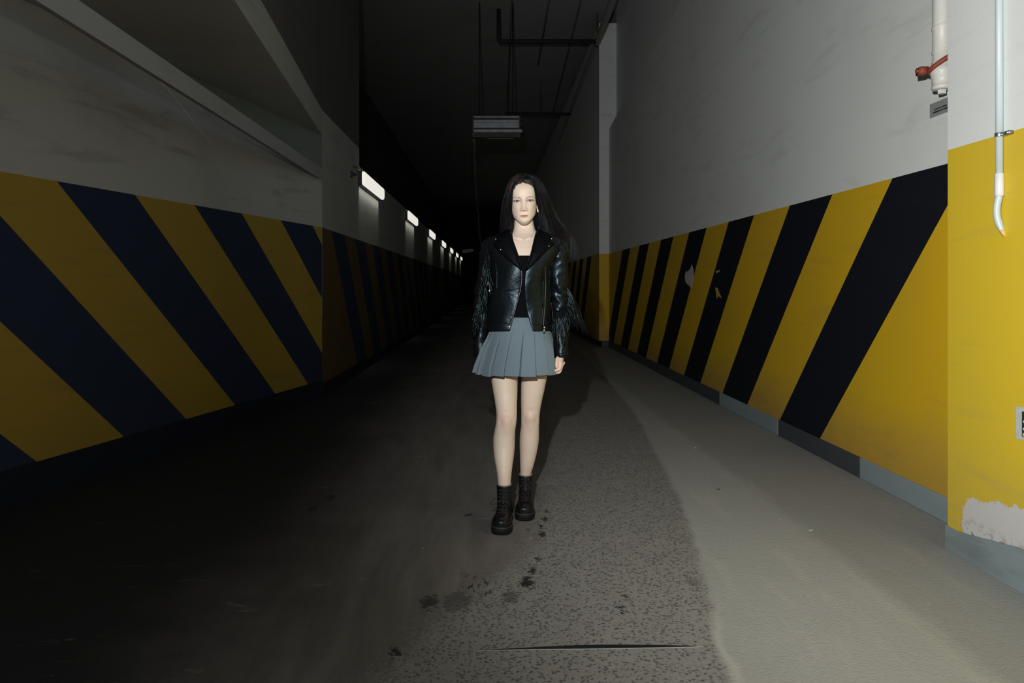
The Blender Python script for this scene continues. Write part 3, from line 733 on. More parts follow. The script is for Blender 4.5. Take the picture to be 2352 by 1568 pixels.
# arms and hands
HANDS = []
def arm(sh, el, wr, s):
    body.tube([sh, sh + (el - sh) * .5, el, el + (wr - el) * .4, wr], [.040, .037, .031, .030, .022], 14)
    # hand: down d, outward o (back of the hand), forward f (thumb side)
    d = (wr - el).normalized(); d = (d + Vector((-.10 * s, -.12, -.2))).normalized()
    f = Vector((-.28 * s, -1, 0)); f = (f - d * f.dot(d)).normalized(); o = d.cross(f); o = o * (1 if o.x * s > 0 else -1)
    pt = lambda dd, ff, oo: wr + d * dd + f * ff + o * oo
    rows = []
    for dd, w_, h_ in ((-.01, .020, .016), (.02, .024, .016), (.045, .030, .0145), (.062, .035, .0125), (.072, .033, .009)):
        rows.append([pt(dd, w_ * math.cos(2 * PI * j / 18) * (1 if True else 1), h_ * math.sin(2 * PI * j / 18)) for j in range(18)])
    body.rings(rows)
    for i, (ff, dk, ls, cu) in enumerate(((.024, .078, (.034, .026, .018), (6, 70, 112)), (.006, .083, (.044, .029, .021), (12, 88, 132)), (-.0125, .080, (.040, .027, .020), (16, 94, 140)), (-.029, .072, (.033, .021, .018), (18, 96, 140)))):
        p = pt(dk - .020, ff, .006 if i == 0 else .008); pts = [p]
        for L_, c_ in zip(ls, cu):
            a = math.radians(c_); p = p + (d * math.cos(a) - o * math.sin(a)) * L_ * .95 + f * .002 * (1 - i); pts.append(p)
        r_ = .0080 if i < 3 else .0070
        # rounded joints between the phalanges
        dense = []
        for a_, b_ in zip(pts, pts[1:]): dense += [a_ + (b_ - a_) * k / 4 for k in range(4)]
        dense.append(pts[-1]); m_ = len(dense)
        sm = [dense[0]] + [(dense[k - 1] + dense[k] * 2 + dense[k + 1]) / 4 for k in range(1, m_ - 1)] + [dense[-1]]
        body.tube(sm, [r_ * (1.06 - .28 * k / m_) for k in range(m_ - 1)] + [r_ * .45], 12)
        body.ell(pts[0] + o * .002, (.0088, .0088, .0088), 10, 8)
    p = pt(.026, .016, -.006); th = [p]
    for v, L_ in ((d * .75 + f * .62 - o * .30, .024), (d * .96 + f * .22 + o * .02, .024), (d * .98 - f * .10 + o * .10, .021)):
        p = p + v.normalized() * L_; th.append(p)
    dense = []
    for a_, b_ in zip(th, th[1:]): dense += [a_ + (b_ - a_) * k / 4 for k in range(4)]
    dense.append(th[-1]); m_ = len(dense)
    body.tube(dense, [.0115, .0112, .0108, .0102, .0096, .0090, .0088, .0088, .0090, .0090, .0088, .0075, .0040], 12)
    HANDS.append((th, d, o, f))
armR = (P(1281, 571, BY + .01), P(1284, 690, BY + .015), P(1288.5, 808, BY - .02))
armL = (P(1129, 568, BY + .02), P(1108, 690, BY + .06), P(1103, 806, BY + .045))
arm(*armR, 1); arm(*armL, -1)

# place the head: chin at photo (1205.5, 516.5)
HO = P(1205.6, 516.3, 3.652); HYAW, HROLL, HPITCH = math.radians(-1.5), math.radians(-2.2), math.radians(2.0)
HR = Matrix.Rotation(HROLL, 4, 'Y') @ Matrix.Rotation(HPITCH, 4, 'X') @ Matrix.Rotation(HYAW, 4, 'Z')
HS = 1.0
def head_pt(x, y, z):
    v = HR @ Vector((x, -y, z)) * HS
    return Vector((HO.x + v.x, HO.y + .074 + v.y, HO.z + v.z))
# ears
for s in (-1, 1):
    ear = []
    for j in range(22):
        a = -.9 + 4.6 * j / 21; ear.append(head_pt(s * (.0735 + .004 * math.sin(a)), -.008 - .016 * math.cos(a), .100 + .029 * math.sin(a)))
    body.tube(ear, [.004 + .0012 * math.sin(PI * j / 21) for j in range(22)], 8)
    e0 = head_pt(s * .071, -.008, .098); body.ell(e0, (.006, .014, .024), 12, 8); e0 = head_pt(s * .072, -.001, .074); body.ell(e0, (.0055, .007, .009), 10, 8)
def evaluated(o, name):
    dg = bpy.context.evaluated_depsgraph_get(); dg.update()
    me = bpy.data.meshes.new_from_object(o.evaluated_get(dg)); me.name = name; return me
tmp = body.build('body_tmp', M['skin'])
k = tmp.modifiers.new('r', 'REMESH'); k.mode = 'VOXEL'; k.voxel_size = .0025; k.use_smooth_shade = True
k = tmp.modifiers.new('s', 'SMOOTH'); k.factor = .5; k.iterations = 2

# ---- head, sculpted on a fine grid (x to the photo's right, y forward, z up from the chin)
def sm(t): t = np.clip(t, 0, 1); return t * t * (3 - 2 * t)
Wz = [(-.006, .010), (-.003, .0165), (0, .0215), (.004, .0270), (.010, .0335), (.0165, .0395), (.024, .0455), (.032, .0505), (.042, .0550), (.055, .0592), (.07, .0618), (.09, .0648), (.115, .0672), (.14, .0692), (.17, .0705), (.195, .068), (.215, .0585), (.232, .0435), (.243, .026), (.2475, .008)]
Fz = [(-.006, .040), (-.003, .055), (0, .0625), (.006, .0715), (.015, .0770), (.028, .0755), (.040, .0765), (.050, .0785), (.062, .0785), (.08, .0785), (.10, .0785), (.122, .0790), (.137, .0820), (.16, .0838), (.18, .0805), (.2, .0690), (.218, .0505), (.234, .026), (.243, .006), (.2475, -.012)]
Bz = [(-.006, -.020), (0, -.030), (.03, -.052), (.06, -.072), (.1, -.095), (.14, -.105), (.18, -.102), (.21, -.084), (.23, -.060), (.242, -.038), (.2475, -.024)]
cz_ = lambda z: z if z > .047 else .0475 - (.047 - z) * .83
Wz, Fz, Bz = [[(cz_(a), b) for a, b in t_] for t_ in (Wz, Fz, Bz)]
NR, NS = 280, 260
def spl(tbl, zs):
    n_ = 400; t = np.array(smooth_rows(tbl, n_)); return np.interp(zs, t[:, 0], t[:, 1])
Z0 = Wz[0][0]
zs = np.linspace(Z0, .2474, NR)
u = np.linspace(0, 1, NS, endpoint=False)
th_ = 2 * PI * (u - .5); th_ = th_ - .62 * np.sin(th_)        # denser over the face; 0 is straight ahead
Wd, Fd, Bd = spl(Wz, zs), spl(Fz, zs), spl(Bz, zs)
A_, Z_ = np.meshgrid(th_, zs)
W2 = Wd[:, None]; F2 = Fd[:, None]; B2 = Bd[:, None]
mid_ = np.interp(zs, [-.006, .02, .05, .2475], [.006, -.004, -.012, -.018])[:, None]
sx_ = np.sign(np.sin(A_)) * np.abs(np.sin(A_)) ** (2 / 2.25); cy_ = np.sign(np.cos(A_)) * np.abs(np.cos(A_)) ** (2 / 2.25)
Xh = W2 * sx_; Yh = np.where(cy_ > 0, mid_ + (F2 - mid_) * cy_, mid_ + (mid_ - B2) * cy_)
fr = sm((np.cos(A_) - .1) / .4)                                    # 1 over the face
gs = lambda x, z, x0, z0, sx, sz: np.exp(-((x - x0) / sx) ** 2 - ((z - z0) / sz) ** 2)
ax = np.abs(Xh)
D = np.zeros_like(Xh)
# nose: bridge, tip, wings, base
prof = np.interp(Z_, [.066, .071, .0755, .081, .095, .112, .125, .136, .148], [0, .0070, .0142, .0156, .0122, .0085, .0055, .0030, 0])
nw = np.interp(Z_, [.066, .078, .09, .11, .13], [.0122, .0125, .0120, .0110, .0125])
D += prof * np.exp(-(ax / nw) ** 2)
D += .0045 * gs(ax, Z_, .0130, .0755, .0055, .0065) - .003 * gs(ax, Z_, .0065, .0700, .0035, .0022) 
# eye sockets, brow ridge, cheeks, temples
EX, EZ = .0325, .1215
D += -.0065 * gs(ax, Z_, .031, .1235, .0175, .0105) - .0022 * gs(ax, Z_, .0165, .121, .006, .009)
D += .0022 * gs(ax, Z_, .028, .1385, .02, .006) + .0035 * gs(ax, Z_, .043, .092, .016, .015) - .004 * gs(ax, Z_, .060, .135, .012, .02)
D += -.0025 * gs(ax, Z_, .044, .058, .012, .018)
# mouth
upz = .0478 + .0006 * np.cos(np.clip(ax / .022, 0, 1) * PI)
D += .0028 * gs(ax, Z_, .0, .0512, .0165, .0038) + .0034 * gs(ax, Z_, 0, .0428, .0140, .0042)
D += -.0042 * np.exp(-((Z_ - .0474 - .0009 * np.cos(np.clip(ax / .0225, 0, 1.2) * PI)) / .0015) ** 2) * sm((.0235 - ax) / .006)
D += -.0024 * gs(ax, Z_, 0, .0345, .014, .0045) - .0014 * gs(ax, Z_, 0, .059, .0035, .006) - .002 * gs(ax, Z_, .025, .047, .004, .006)
D += .003 * gs(ax, Z_, 0, .020, .014, .010)
# eye openings: almond shaped hollows behind a lid edge
dx_ = (ax - EX) / .0158
mask_in = np.abs(dx_) < 1
upl = EZ + .0046 * np.sqrt(np.clip(1 - np.abs(dx_) ** 2.2, 0, 1)) + .0012 * dx_
lol = EZ - .0038 * np.sqrt(np.clip(1 - np.abs(dx_) ** 2.0, 0, 1)) + .0012 * dx_
inside = np.where(mask_in, np.minimum(upl - Z_, Z_ - lol), -1)
D += -.009 * sm(inside / .0014)
lid = np.exp(-((Z_ - upl - .0022) / .0022) ** 2) * sm((1.15 - np.abs(dx_)) / .3); D += .0026 * lid
D += -.0016 * np.exp(-((Z_ - upl - .0062) / .0016) ** 2) * sm((1.05 - np.abs(dx_)) / .3)
D += .0014 * np.exp(-((Z_ - lol + .0018) / .002) ** 2) * sm((1.1 - np.abs(dx_)) / .3)
Yh = Yh + D * fr
# tint masks
lipm = .95 * sm((.0232 - ax) / .004) * sm((Z_ - (.0382 + .0080 * (ax / .0225) ** 2)) / .0030) * sm(((.0530 - .0012 * np.exp(-(ax / .003) ** 2) - .0050 * (ax / .0225) ** 2) - Z_) / .0024) * fr
flush = np.clip(.9 * gs(ax, Z_, 0, .079, .014, .010) + .5 * gs(ax, Z_, .018, .112, .008, .014) + .35 * gs(ax, Z_, .045, .09, .02, .018), 0, 1) * fr
mk = np.clip(.85 * gs(ax, Z_, EX + .012, EZ + .001, .010, .0042) + .40 * gs(ax, Z_, EX, EZ + .001, .017, .0065) + .55 * np.exp(-((Z_ - upl) / .0013) ** 2) * sm((1.05 - np.abs(dx_)) / .2) + .35 * gs(ax, Z_, .0155, .127, .006, .011), 0, 1) * fr
mk = np.clip(mk + .8 * gs(ax, Z_, .0068, .0705, .0032, .0018) * fr + .55 * np.exp(-((Z_ - .0474 - .0009 * np.cos(np.clip(ax / .0225, 0, 1.2) * PI)) / .0010) ** 2) * sm((.022 - ax) / .004) * fr, 0, 1)  # dark tint painted for the shade in nostrils and between the lips
HR3 = np.array(HR.to_3x3())
def head_arr(x, y, z):
    v = np.stack([x, -y, z], -1) @ HR3.T * HS
    return v + np.array([HO.x, HO.y + .074, HO.z])
ZJ = Z_ + sm((.075 - Z_) / .06) * np.maximum(0, F2 - Yh - .020) * .22       # the jaw rises towards the ears
HV = head_arr(Xh, Yh, ZJ).reshape(-1, 3)
hd = MB()
faces = [(i * NS + j, i * NS + (j + 1) % NS, (i + 1) * NS + (j + 1) % NS, (i + 1) * NS + j) for i in range(NR - 1) for j in range(NS)]
hd.add(HV.tolist(), faces); hd.f.append(tuple(range(NS))[::-1]); hd.m.append(0); hd.f.append(tuple((NR - 1) * NS + j for j in range(NS))); hd.m.append(0)
hobj = hd.build('head_tmp', M['skin'])
bo = tmp.modifiers.new('u', 'BOOLEAN'); bo.operation = 'UNION'; bo.object = hobj; bo.solver = 'EXACT'; bo.use_self = False
import time; _t=time.time(); me = evaluated(tmp, 'body'); print('UNION', time.time()-_t, len(me.vertices))
if len(me.vertices) < len(HV): raise RuntimeError('union failed')
me.materials.clear(); me.materials.append(M['skin'])
me.polygons.foreach_set('use_smooth', [True] * len(me.polygons))
bo_ = bpy.data.objects.new('body', me); C.objects.link(bo_)
for o in (tmp, hobj): bpy.data.objects.remove(o)
# tint attribute, looked up from the nearest head vertex or set by place
co_ = np.empty(len(me.vertices) * 3); me.vertices.foreach_get('co', co_); co_ = co_.reshape(-1, 3)
col = np.zeros((len(co_), 4)); col[:, 3] = 1
from mathutils.kdtree import KDTree
face_ids = np.where((np.cos(A_) > .3).ravel())[0]
kd = KDTree(len(face_ids))
for n_, i in enumerate(face_ids): kd.insert(HV[i], int(i))
kd.balance()
lf, ff_, mf = lipm.ravel(), flush.ravel(), mk.ravel()
sel = np.where((co_[:, 2] > HO.z - .03) & (co_[:, 1] < HO.y + .09))[0]
for i in sel:
    _, j, dist = kd.find(co_[i])
    if dist < .004: col[i, :3] = (lf[j], ff_[j], mf[j])
for kx, ky, Yk in ((1163, 958, 3.69), (1217, 953, 3.80), (1158, 975, 3.69), (1217, 968, 3.80)):
    q = np.array(P(kx, ky, Yk)); dd = np.linalg.norm((co_ - q) * np.array([1, .5, 1]), axis=1); col[:, 1] = np.maximum(col[:, 1], .55 * np.exp(-(dd / .032) ** 2))
for th, d, o, f in HANDS:
    q = np.array(th[-1]); dd = np.linalg.norm(co_ - q, axis=1); col[:, 1] = np.maximum(col[:, 1], .85 * np.exp(-(dd / .06) ** 4))
for zc, s_ in ((.20, .06),):
    col[:, 1] = np.maximum(col[:, 1], .30 * np.exp(-((co_[:, 2] - zc) / s_) ** 2))
at_ = me.color_attributes.new('tone', 'FLOAT_COLOR', 'POINT'); at_.data.foreach_set('color', col.ravel())
bo_.parent = person; bo_.matrix_parent_inverse = Matrix.Translation(-person.location)

# eyes: white, iris and pupil as one ball with three materials
for s in (-1, 1):
    r_ = .0120; c0 = (s * EX, .0785 - .0085 - .0132, EZ); mb = MB(); rows = []; tilt = 0
    gz = Vector((0.02 * -s + .0, 1, -.02)).normalized(); r1 = gz.cross(Vector((0, 0, 1))).normalized(); r2 = r1.cross(gz)
    angs = [2, 8, 13, 16, 20, 25, 30, 33, 40, 52, 70, 95, 130, 165]
    rr_ = []
    for a in angs:
        a = math.radians(a); cc = Vector(c0) + gz * r_ * math.cos(a)
        rr_.append([head_pt(*(cc + (r1 * math.cos(2 * PI * j / 28) + r2 * math.sin(2 * PI * j / 28)) * r_ * math.sin(a))) for j in range(28)])
    mb.rings(rr_)
    mi = []
    for i in range(len(angs) - 1): mi += [2 if angs[i] < 12.5 else 1 if angs[i] < 32 else 0] * 28
    mb.m = mi + [2, 0]
    mb.build('eye', [M['sclera'], M['iris'], M['pupil']], person)
# surface of the face for things that lie on it
zi = lambda z: int(round((z - Z0) / (.2474 - Z0) * (NR - 1)))
def face_y(x, z):
    i = min(max(zi(z), 0), NR - 1); row = np.where(np.cos(A_[i]) > 0)[0]; xs_ = Xh[i][row]; o_ = np.argsort(xs_)
    return float(np.interp(x, xs_[o_], Yh[i][row][o_]))
for s in (-1, 1):
    mb = MB()
    for i in range(60):
        u_ = i / 59; x = .0145 + .036 * u_ + R.uniform(-.001, .001); z_ = .1355 + .0072 * math.sin(u_ * 2.1) - .0018 * u_ + R.uniform(-1, 1) * .0017 * (1 - .55 * u_)
        L_ = .0065 * (1 - .3 * u_); x2 = x + L_ * .9; z2 = z_ + L_ * (.35 * (1 - u_) - .12)
        p0 = head_pt(s * x, face_y(s * x, z_) + .0003, z_); p1 = head_pt(s * x2, face_y(s * x2, z2) + .0012, z2)
        mb.tube([p0, (p0 + p1) / 2 + Vector((0, -.0004, 0)), p1], [.00034, .0003, .0001], 5)
    mb.build('eyebrow', M['brow'], person)
    mb = MB(); pts = []
    for i in range(25):
        dxn = -1 + 2 * i / 24; x = EX + .0158 * dxn; z_ = EZ + .0046 * math.sqrt(max(0, 1 - abs(dxn) ** 2.2)) + .0012 * dxn
        p = head_pt(s * x, face_y(s * x, z_ + .0016) + .0006, z_ - .0002); pts.append(p)
        if i % 2 == 0 and i > 13:
            mb.tube([p, head_pt(s * (x + .0012 * dxn), face_y(s * x, z_ + .002) + .002, z_ + .0004), head_pt(s * (x + .0035 * dxn), face_y(s * x, z_ + .002) + .003, z_ + .0014)], [.00025, .0002, .0001], 4)
    mb.tube(pts, [.0003 + .0006 * (i / 24) for i in range(25)], 6); mb.build('eyelashes', M['lash'], person)

# ---- hair: a cap that follows the scalp and long strands
cap = MB()
hl = np.interp(ax, [0, .008, .022, .040, .052, .062, .07], [.2140, .2065, .2035, .196, .183, .150, .06])      # hairline height by distance from the middle
behind = sm((Z_ - hl) / .012)
sideb = sm((-.004 - Yh) / .022) * sm((Z_ - .0) / .03)
hm = np.clip(np.maximum(behind, np.where(Z_ > .02, sideb, 0)), 0, 1)
groove = .0035 * np.exp(-(Xh / .003) ** 2) * (Z_ > .19)
off = -.006 + hm * (.0165 + .004 * sm((Z_ - .15) / .06)) - groove * hm
ctr = np.array([0, -.015, .12])
P3 = np.stack([Xh, Yh, ZJ], -1); nn = (P3 - ctr) / np.linalg.norm(P3 - ctr, axis=-1, keepdims=True)
st_ = (np.sin(Yh * 900 + Xh * 350 + Z_ * 300) * .0006 + np.sin(Yh * 2100 - Z_ * 700) * .0004) * hm
P3 = P3 + nn * (off + st_)[..., None]
CV = head_arr(P3[..., 0], P3[..., 1], P3[..., 2])[::2, ::2].reshape(-1, 3); nr2, ns2 = len(range(0, NR, 2)), NS // 2
cap.add(CV.tolist(), [(i * ns2 + j, i * ns2 + (j + 1) % ns2, (i + 1) * ns2 + (j + 1) % ns2, (i + 1) * ns2 + j) for i in range(nr2 - 1) for j in range(ns2)] + [tuple((nr2 - 1) * ns2 + j for j in range(ns2))])
SH = [.35] * len(cap.v)
def cr(pts, n):
    out = []
    for i in range(n):
        t = i / (n - 1) * (len(pts) - 1); k = min(int(t), len(pts) - 2); t -= k
        p0, p1, p2, p3 = pts[max(k - 1, 0)], pts[k], pts[k + 1], pts[min(k + 2, len(pts) - 1)]
        out.append(.5 * (2 * p1 + (p2 - p0) * t + (2 * p0 - 5 * p1 + 4 * p2 - p3) * t * t + (3 * p1 - p0 - 3 * p2 + p3) * t ** 3))
    return out
def path(tbl): return [P(*q) for q in tbl]
from mathutils.bvhtree import BVHTree
cbv = BVHTree.FromPolygons([tuple(v) for v in CV], cap.f)
ctrw = head_pt(*ctr)
for s in (-1, 1):
    for i in range(380):
        q = R.random() ** 1.35; jit = R.gauss(0, .012); pts = []; w_ = R.uniform(.0011, .0021); x_end = .063 + .006 * R.random()
        for k in range(22):
            x = .0012 + (x_end - .0012) * (k / 21) ** 1.25; z_ = float(np.interp(x, [0, .008, .022, .040, .052, .062, .07], [.2155, .2085, .2050, .197, .183, .150, .08]))
            y_ = face_y(min(x, .066), min(z_, .2)); dv = Vector((x * s, y_, z_)) - Vector(ctr)
            a = q * 1.25 * (1 - .35 * k / 21) + jit * (k / 21); dv = Vector((dv.x, dv.y * math.cos(a) - dv.z * math.sin(a), dv.y * math.sin(a) + dv.z * math.cos(a))).normalized()
            wd = (head_pt(*(Vector(ctr) + dv)) - ctrw).normalized(); hit = cbv.ray_cast(ctrw + wd * .3, -wd)
            if hit[0] is not None: pts.append(hit[0] + wd * (.0008 + .0016 * math.sin(PI * k / 21) + .0006 * math.sin(i)))
        if len(pts) > 6:
            n0 = len(cap.v); cap.tube(pts, [w_] * len(pts), 5); SH += [.45 + .5 * R.random()] * (len(cap.v) - n0)  # top strands browner: the front-lit sheen put into their colour
LI = path([(1203.5, 411, 3.652), (1191, 413.5, 3.640), (1181, 424, 3.650), (1176.2, 442, 3.662), (1174.2, 466, 3.676), (1173.5, 490, 3.69), (1174.5, 515, 3.70), (1173.5, 540, 3.695), (1170, 575, 3.70)])
LM = path([(1205, 400.5, 3.70), (1188, 403, 3.70), (1171, 420, 3.71), (1164, 445, 3.715), (1161, 475, 3.73), (1160, 505, 3.75), (1160, 535, 3.77), (1155, 580, 3.83), (1150, 640, 3.87)])
LO = path([(1206, 399.5, 3.76), (1190, 402, 3.77), (1172, 420, 3.785), (1163, 448, 3.79), (1157, 480, 3.80), (1153, 512, 3.82), (1151, 540, 3.85), (1150, 590, 3.88), (1148, 660, 3.90)])
RI = path([(1206, 411, 3.652), (1219, 413, 3.640), (1230, 423, 3.650), (1236, 438, 3.662), (1240, 458, 3.685), (1245, 478, 3.705), (1247, 500, 3.71), (1249, 530, 3.70), (1253, 575, 3.69), (1256, 600, 3.69)])
RM = path([(1207, 400.5, 3.70), (1224, 404, 3.70), (1238, 420, 3.71), (1246, 442, 3.715), (1254, 468, 3.74), (1264, 495, 3.77), (1273, 520, 3.80), (1281, 545, 3.83), (1286, 580, 3.85), (1286, 610, 3.86)])
RO = path([(1208, 399.5, 3.76), (1226, 403, 3.77), (1242, 420, 3.785), (1252, 443, 3.79), (1264, 468, 3.80), (1278, 494, 3.81), (1290, 517, 3.82), (1298, 541, 3.84), (1304, 566, 3.86), (1304, 590, 3.87)])
for (a, b, c_, cnt, side) in ((LI, LM, LO, 520, -1), (RI, RM, RO, 680, 1)):
    # bring all three to the same number of points
    n_ = 26; a, b, c_ = cr(a, n_), cr(b, n_), cr(c_, n_)
    for i in range(cnt):
        q = R.random() ** .85; lay = R.random()
        pr = [x + (y - x) * (q * 2) if q < .5 else y + (z_ - y) * (q * 2 - 1) for x, y, z_ in zip(a, b, c_)]
        jx, jy = R.gauss(0, .0045), R.gauss(0, .006); ph = R.uniform(0, 6); am = R.uniform(.001, .0045)
        length = R.uniform(.80, 1.0) if q > .1 else R.uniform(.7, .95)
        pts = []
        for k in range(n_):
            t = k / (n_ - 1); fade = min(1, t * 2.2)
            p = pr[min(n_ - 1, int(k * length))] if False else pr[k]
            inw = Vector((-side, .3, 0)) * (.012 * lay * fade)
            pts.append(p + Vector((jx, jy, 0)) * (.25 + fade) + inw + Vector((math.sin(ph + 7 * t), math.cos(ph + 5 * t), 0)) * am * t * t * 2.2)
        kmax = max(8, int(n_ * length)); pts = pts[:kmax]
        w_ = R.uniform(.0011, .0026); rad = [w_ * (.6 + .5 * math.sin(PI * min(1, (k + 3) / kmax))) * (1 - .85 * max(0, k / (kmax - 1) - .6) / .4) for k in range(kmax)]
        nb = len(cap.v); cap.tube(pts, rad, 5); SH += [R.random() ** 3 * .7] * (len(cap.v) - nb)
# loose strands blown to the photo's right
for i in range(46):
    q = R.random(); e = R.uniform(-6, 14)
    pts = cr(path([(1246 + 8 * q, 450 + 20 * q, 3.74), (1268 + 8 * q, 485 + 14 * q, 3.77), (1291 + 9 * q + e * .2, 515 + 12 * q, 3.78), (1306 + 8 * q + e * .5, 540 + 10 * q, 3.79), (1314 + e, 565 + 14 * q, 3.79), (1313 + e * 1.3, 590 + 18 * q, 3.79)]), 20)
    n0 = len(cap.v); w_ = R.uniform(.0006, .0013); cap.tube(pts, [w_ * (1 - .8 * k / 19) for k in range(20)], 4); SH += [R.random() * .5] * (len(cap.v) - n0)
hair = cap.build('hair', M['hair'], person)
at_ = hair.data.attributes.new('shade', 'FLOAT', 'POINT'); at_.data.foreach_set('value', SH)

# ---- jersey top under the jacket
rows = []
for y, xl, xr, ry in smooth_rows([(-742, 1145, 1247, .090)] + [(-a, b, c_, d_) for a, b, c_, d_ in trunk if 585 < a < 720], 26):
    rows.append(pxoval(-y, xl - 1.5, xr + 1.5, BY, ry=ry + .006, e=2.3, n=40))
y = 588.5; rows.append(pxoval(y, 1140, 1262, BY, ry=.1045, e=2.3, n=40)); rows.append(pxoval(y, 1143, 1259, BY, ry=.09, e=2.3, n=40))
MB().rings(rows, cap=False).build('jersey_top', M['knit'], person)

# ---- leather jacket
JT = smooth_rows([(531, 1167, 1240, .066), (536, 1150, 1257, .073), (541, 1134, 1273, .081), (548, 1122, 1285, .090), (558, 1118, 1290, .100), (570, 1118, 1290, .110), (585, 1123, 1283, .120), (610, 1127, 1270, .128), (650, 1126, 1265, .127), (700, 1121, 1267, .124), (735, 1116, 1270, .124), (757, 1114, 1271.5, .126)], 70)
OL = [(531, 1174), (545, 1176), (560, 1181), (588, 1191), (605, 1196), (625, 1199.5), (642, 1199.5), (665, 1196.5), (690, 1190), (720, 1182), (757, 1171)]
OR_ = [(531, 1232), (545, 1228), (560, 1224), (588, 1217.5), (605, 1211), (625, 1206), (650, 1204), (690, 1206.5), (720, 1211.5), (740, 1217), (757, 1223)]
def jring(y):
    for a, b in zip(JT, JT[1:]):
        if y <= b[0]:
            t = max(0, (y - a[0]) / (b[0] - a[0])); return [p + (q - p) * t for p, q in zip(a, b)]
    return JT[-1]
def jpt(y, ang, grow=0.0, dz=0.0):
    """point of the jacket's outer surface; ang 0 is straight ahead, + to the photo's right"""
    _, xl, xr, ry = jring(y); a, b = P(xl, y, BY), P(xr, y, BY); rx = (b.x - a.x) / 2; e = 2.25
    s_, c_ = math.sin(ang), math.cos(ang)
    n1 = math.copysign(abs(s_) ** (2 / e), s_); n2 = math.copysign(abs(c_) ** (2 / e), c_)
    return Vector(((a.x + b.x) / 2 + (rx + grow) * n1, BY - (ry + grow) * n2, a.z + dz))
def ang_at(y, x):
    """angle at which the surface shows at photo column x"""
    lo, hi = -PI / 2, PI / 2
    for _ in range(40):
        m_ = (lo + hi) / 2; p = jpt(y, m_); px_ = CX + F * p.x / p.y
        if px_ < x: lo = m_
        else: hi = m_
    return (lo + hi) / 2
def on_jacket(x, y, grow=.004):
    """point on the jacket front seen at photo pixel (x, y)"""
    yy = y
    for _ in range(6):
        p = jpt(yy, ang_at(yy, x), grow); yy += (y - (HY - (p.z - CAMZ) * F / p.y)) * .9
    return jpt(yy, ang_at(yy, x), grow)
jk = MB()
ys_ = [r[0] for r in JT]
rows = []; na = 64
for y in ys_:
    # ring heights are given at the body's middle; take the opening at the height the photo shows
    aL = ang_at(y, interp(OL, y + 1.5)[0]); aR = ang_at(y, interp(OR_, y + 1.5)[0])
    hem = 0
    rows.append([jpt(y, aR + (2 * PI + aL - aR) * j / (na - 1), .004 * math.sin(9 * (j / na) * PI + y * .06) * (1 if y > 575 else 0) * .7) for j in range(na)])
jk.rings(rows, cap=False, closed=False)
# turned-in edges along opening and hem, so that the leather has a thickness
jacket = jk.build('leather_jacket', M['leather'], person)
k = jacket.modifiers.new('thick', 'SOLIDIFY'); k.thickness = .0045; k.offset = -1
k = jacket.modifiers.new('sub', 'SUBSURF'); k.levels = 1; k.render_levels = 1
jacket['label'] = 'open black leather jacket'
def wrinkle(p, s): return .0028 * math.sin(p.z * 70 + s * p.x * 90 + 2 * math.sin(p.z * 23)) + .0018 * math.sin(p.z * 150 - p.x * 60)
for s, (sh, el, wr), prof, nm in ((1, armR, ((0, .044), (.05, .053), (.14, .060), (.3, .053), (.5, .047), (.56, .044), (.7, .043), (.85, .040), (.985, .036), (1, .034)), 'photo-right'), (-1, armL, ((0, .046), (.05, .055), (.14, .059), (.3, .052), (.5, .046), (.56, .044), (.7, .043), (.85, .040), (.985, .036), (1, .034)), 'l')):
    mb = MB(); ctl = [sh + Vector((-.022 * s, .0, .004)), sh + Vector((.001 * s, 0, -.014)), sh + (el - sh) * .5, el, el + (wr - el) * .5, wr + (wr - el).normalized() * .030]
    pts = cr(ctl, 64); n_ = 26; rr_ = []
    for i, p in enumerate(pts):
        t = (pts[min(i + 1, 63)] - pts[max(i - 1, 0)]).normalized(); u_ = i / 63; r_ = interp(list(prof), u_)[0]
        a1 = Vector((1, 0, 0)); a1 = (a1 - t * a1.dot(t)).normalized(); a2 = t.cross(a1)
        fold = math.exp(-((u_ - .52) / .12) ** 2)
        ring = []
        for j in range(n_):
            a = 2 * PI * j / n_; d_ = a1 * math.cos(a) + a2 * math.sin(a)
            g_ = wrinkle(p + d_ * .05, s) * (.6 + 1.3 * fold) + .003 * fold * math.sin(u_ * 95 + 1.5 * math.cos(a))
            if u_ > .93: g_ *= .2
            ring.append(p + d_ * (r_ * (1.0 if abs(math.cos(a)) < .5 else 1.0) + g_))
        rr_.append(ring)
    # turn the cuff in
    t = (pts[-1] - pts[-2]).normalized(); c0 = pts[-1]
    rr_.append([c0 + (p - c0) * .82 + t * .001 for p in rr_[-1]]); rr_.append([c0 + (p - c0) * .80 - t * .02 for p in rr_[-2]])
    mb.rings(rr_, cap=False)
    o = mb.build('sleeve', M['leather'], jacket)
    k = o.modifiers.new('sub', 'SUBSURF'); k.levels = 1; k.render_levels = 1
    mb = MB(); cf = pts[-3]; mb.rings([[cf + (p - cf) * sc + t * dz for p in rr_[61]] for sc, dz in ((1.0, -.006), (1.07, -.003), (1.07, .003), (1.0, .006))], cap=False)
    o = mb.build('cuff', M['leather'], jacket)
def sub(mb, name, mat_, smooth=True, label=None):
    o = mb.build(name, mat_, jacket, smooth=smooth)
    if label: o['label'] = label
    return o
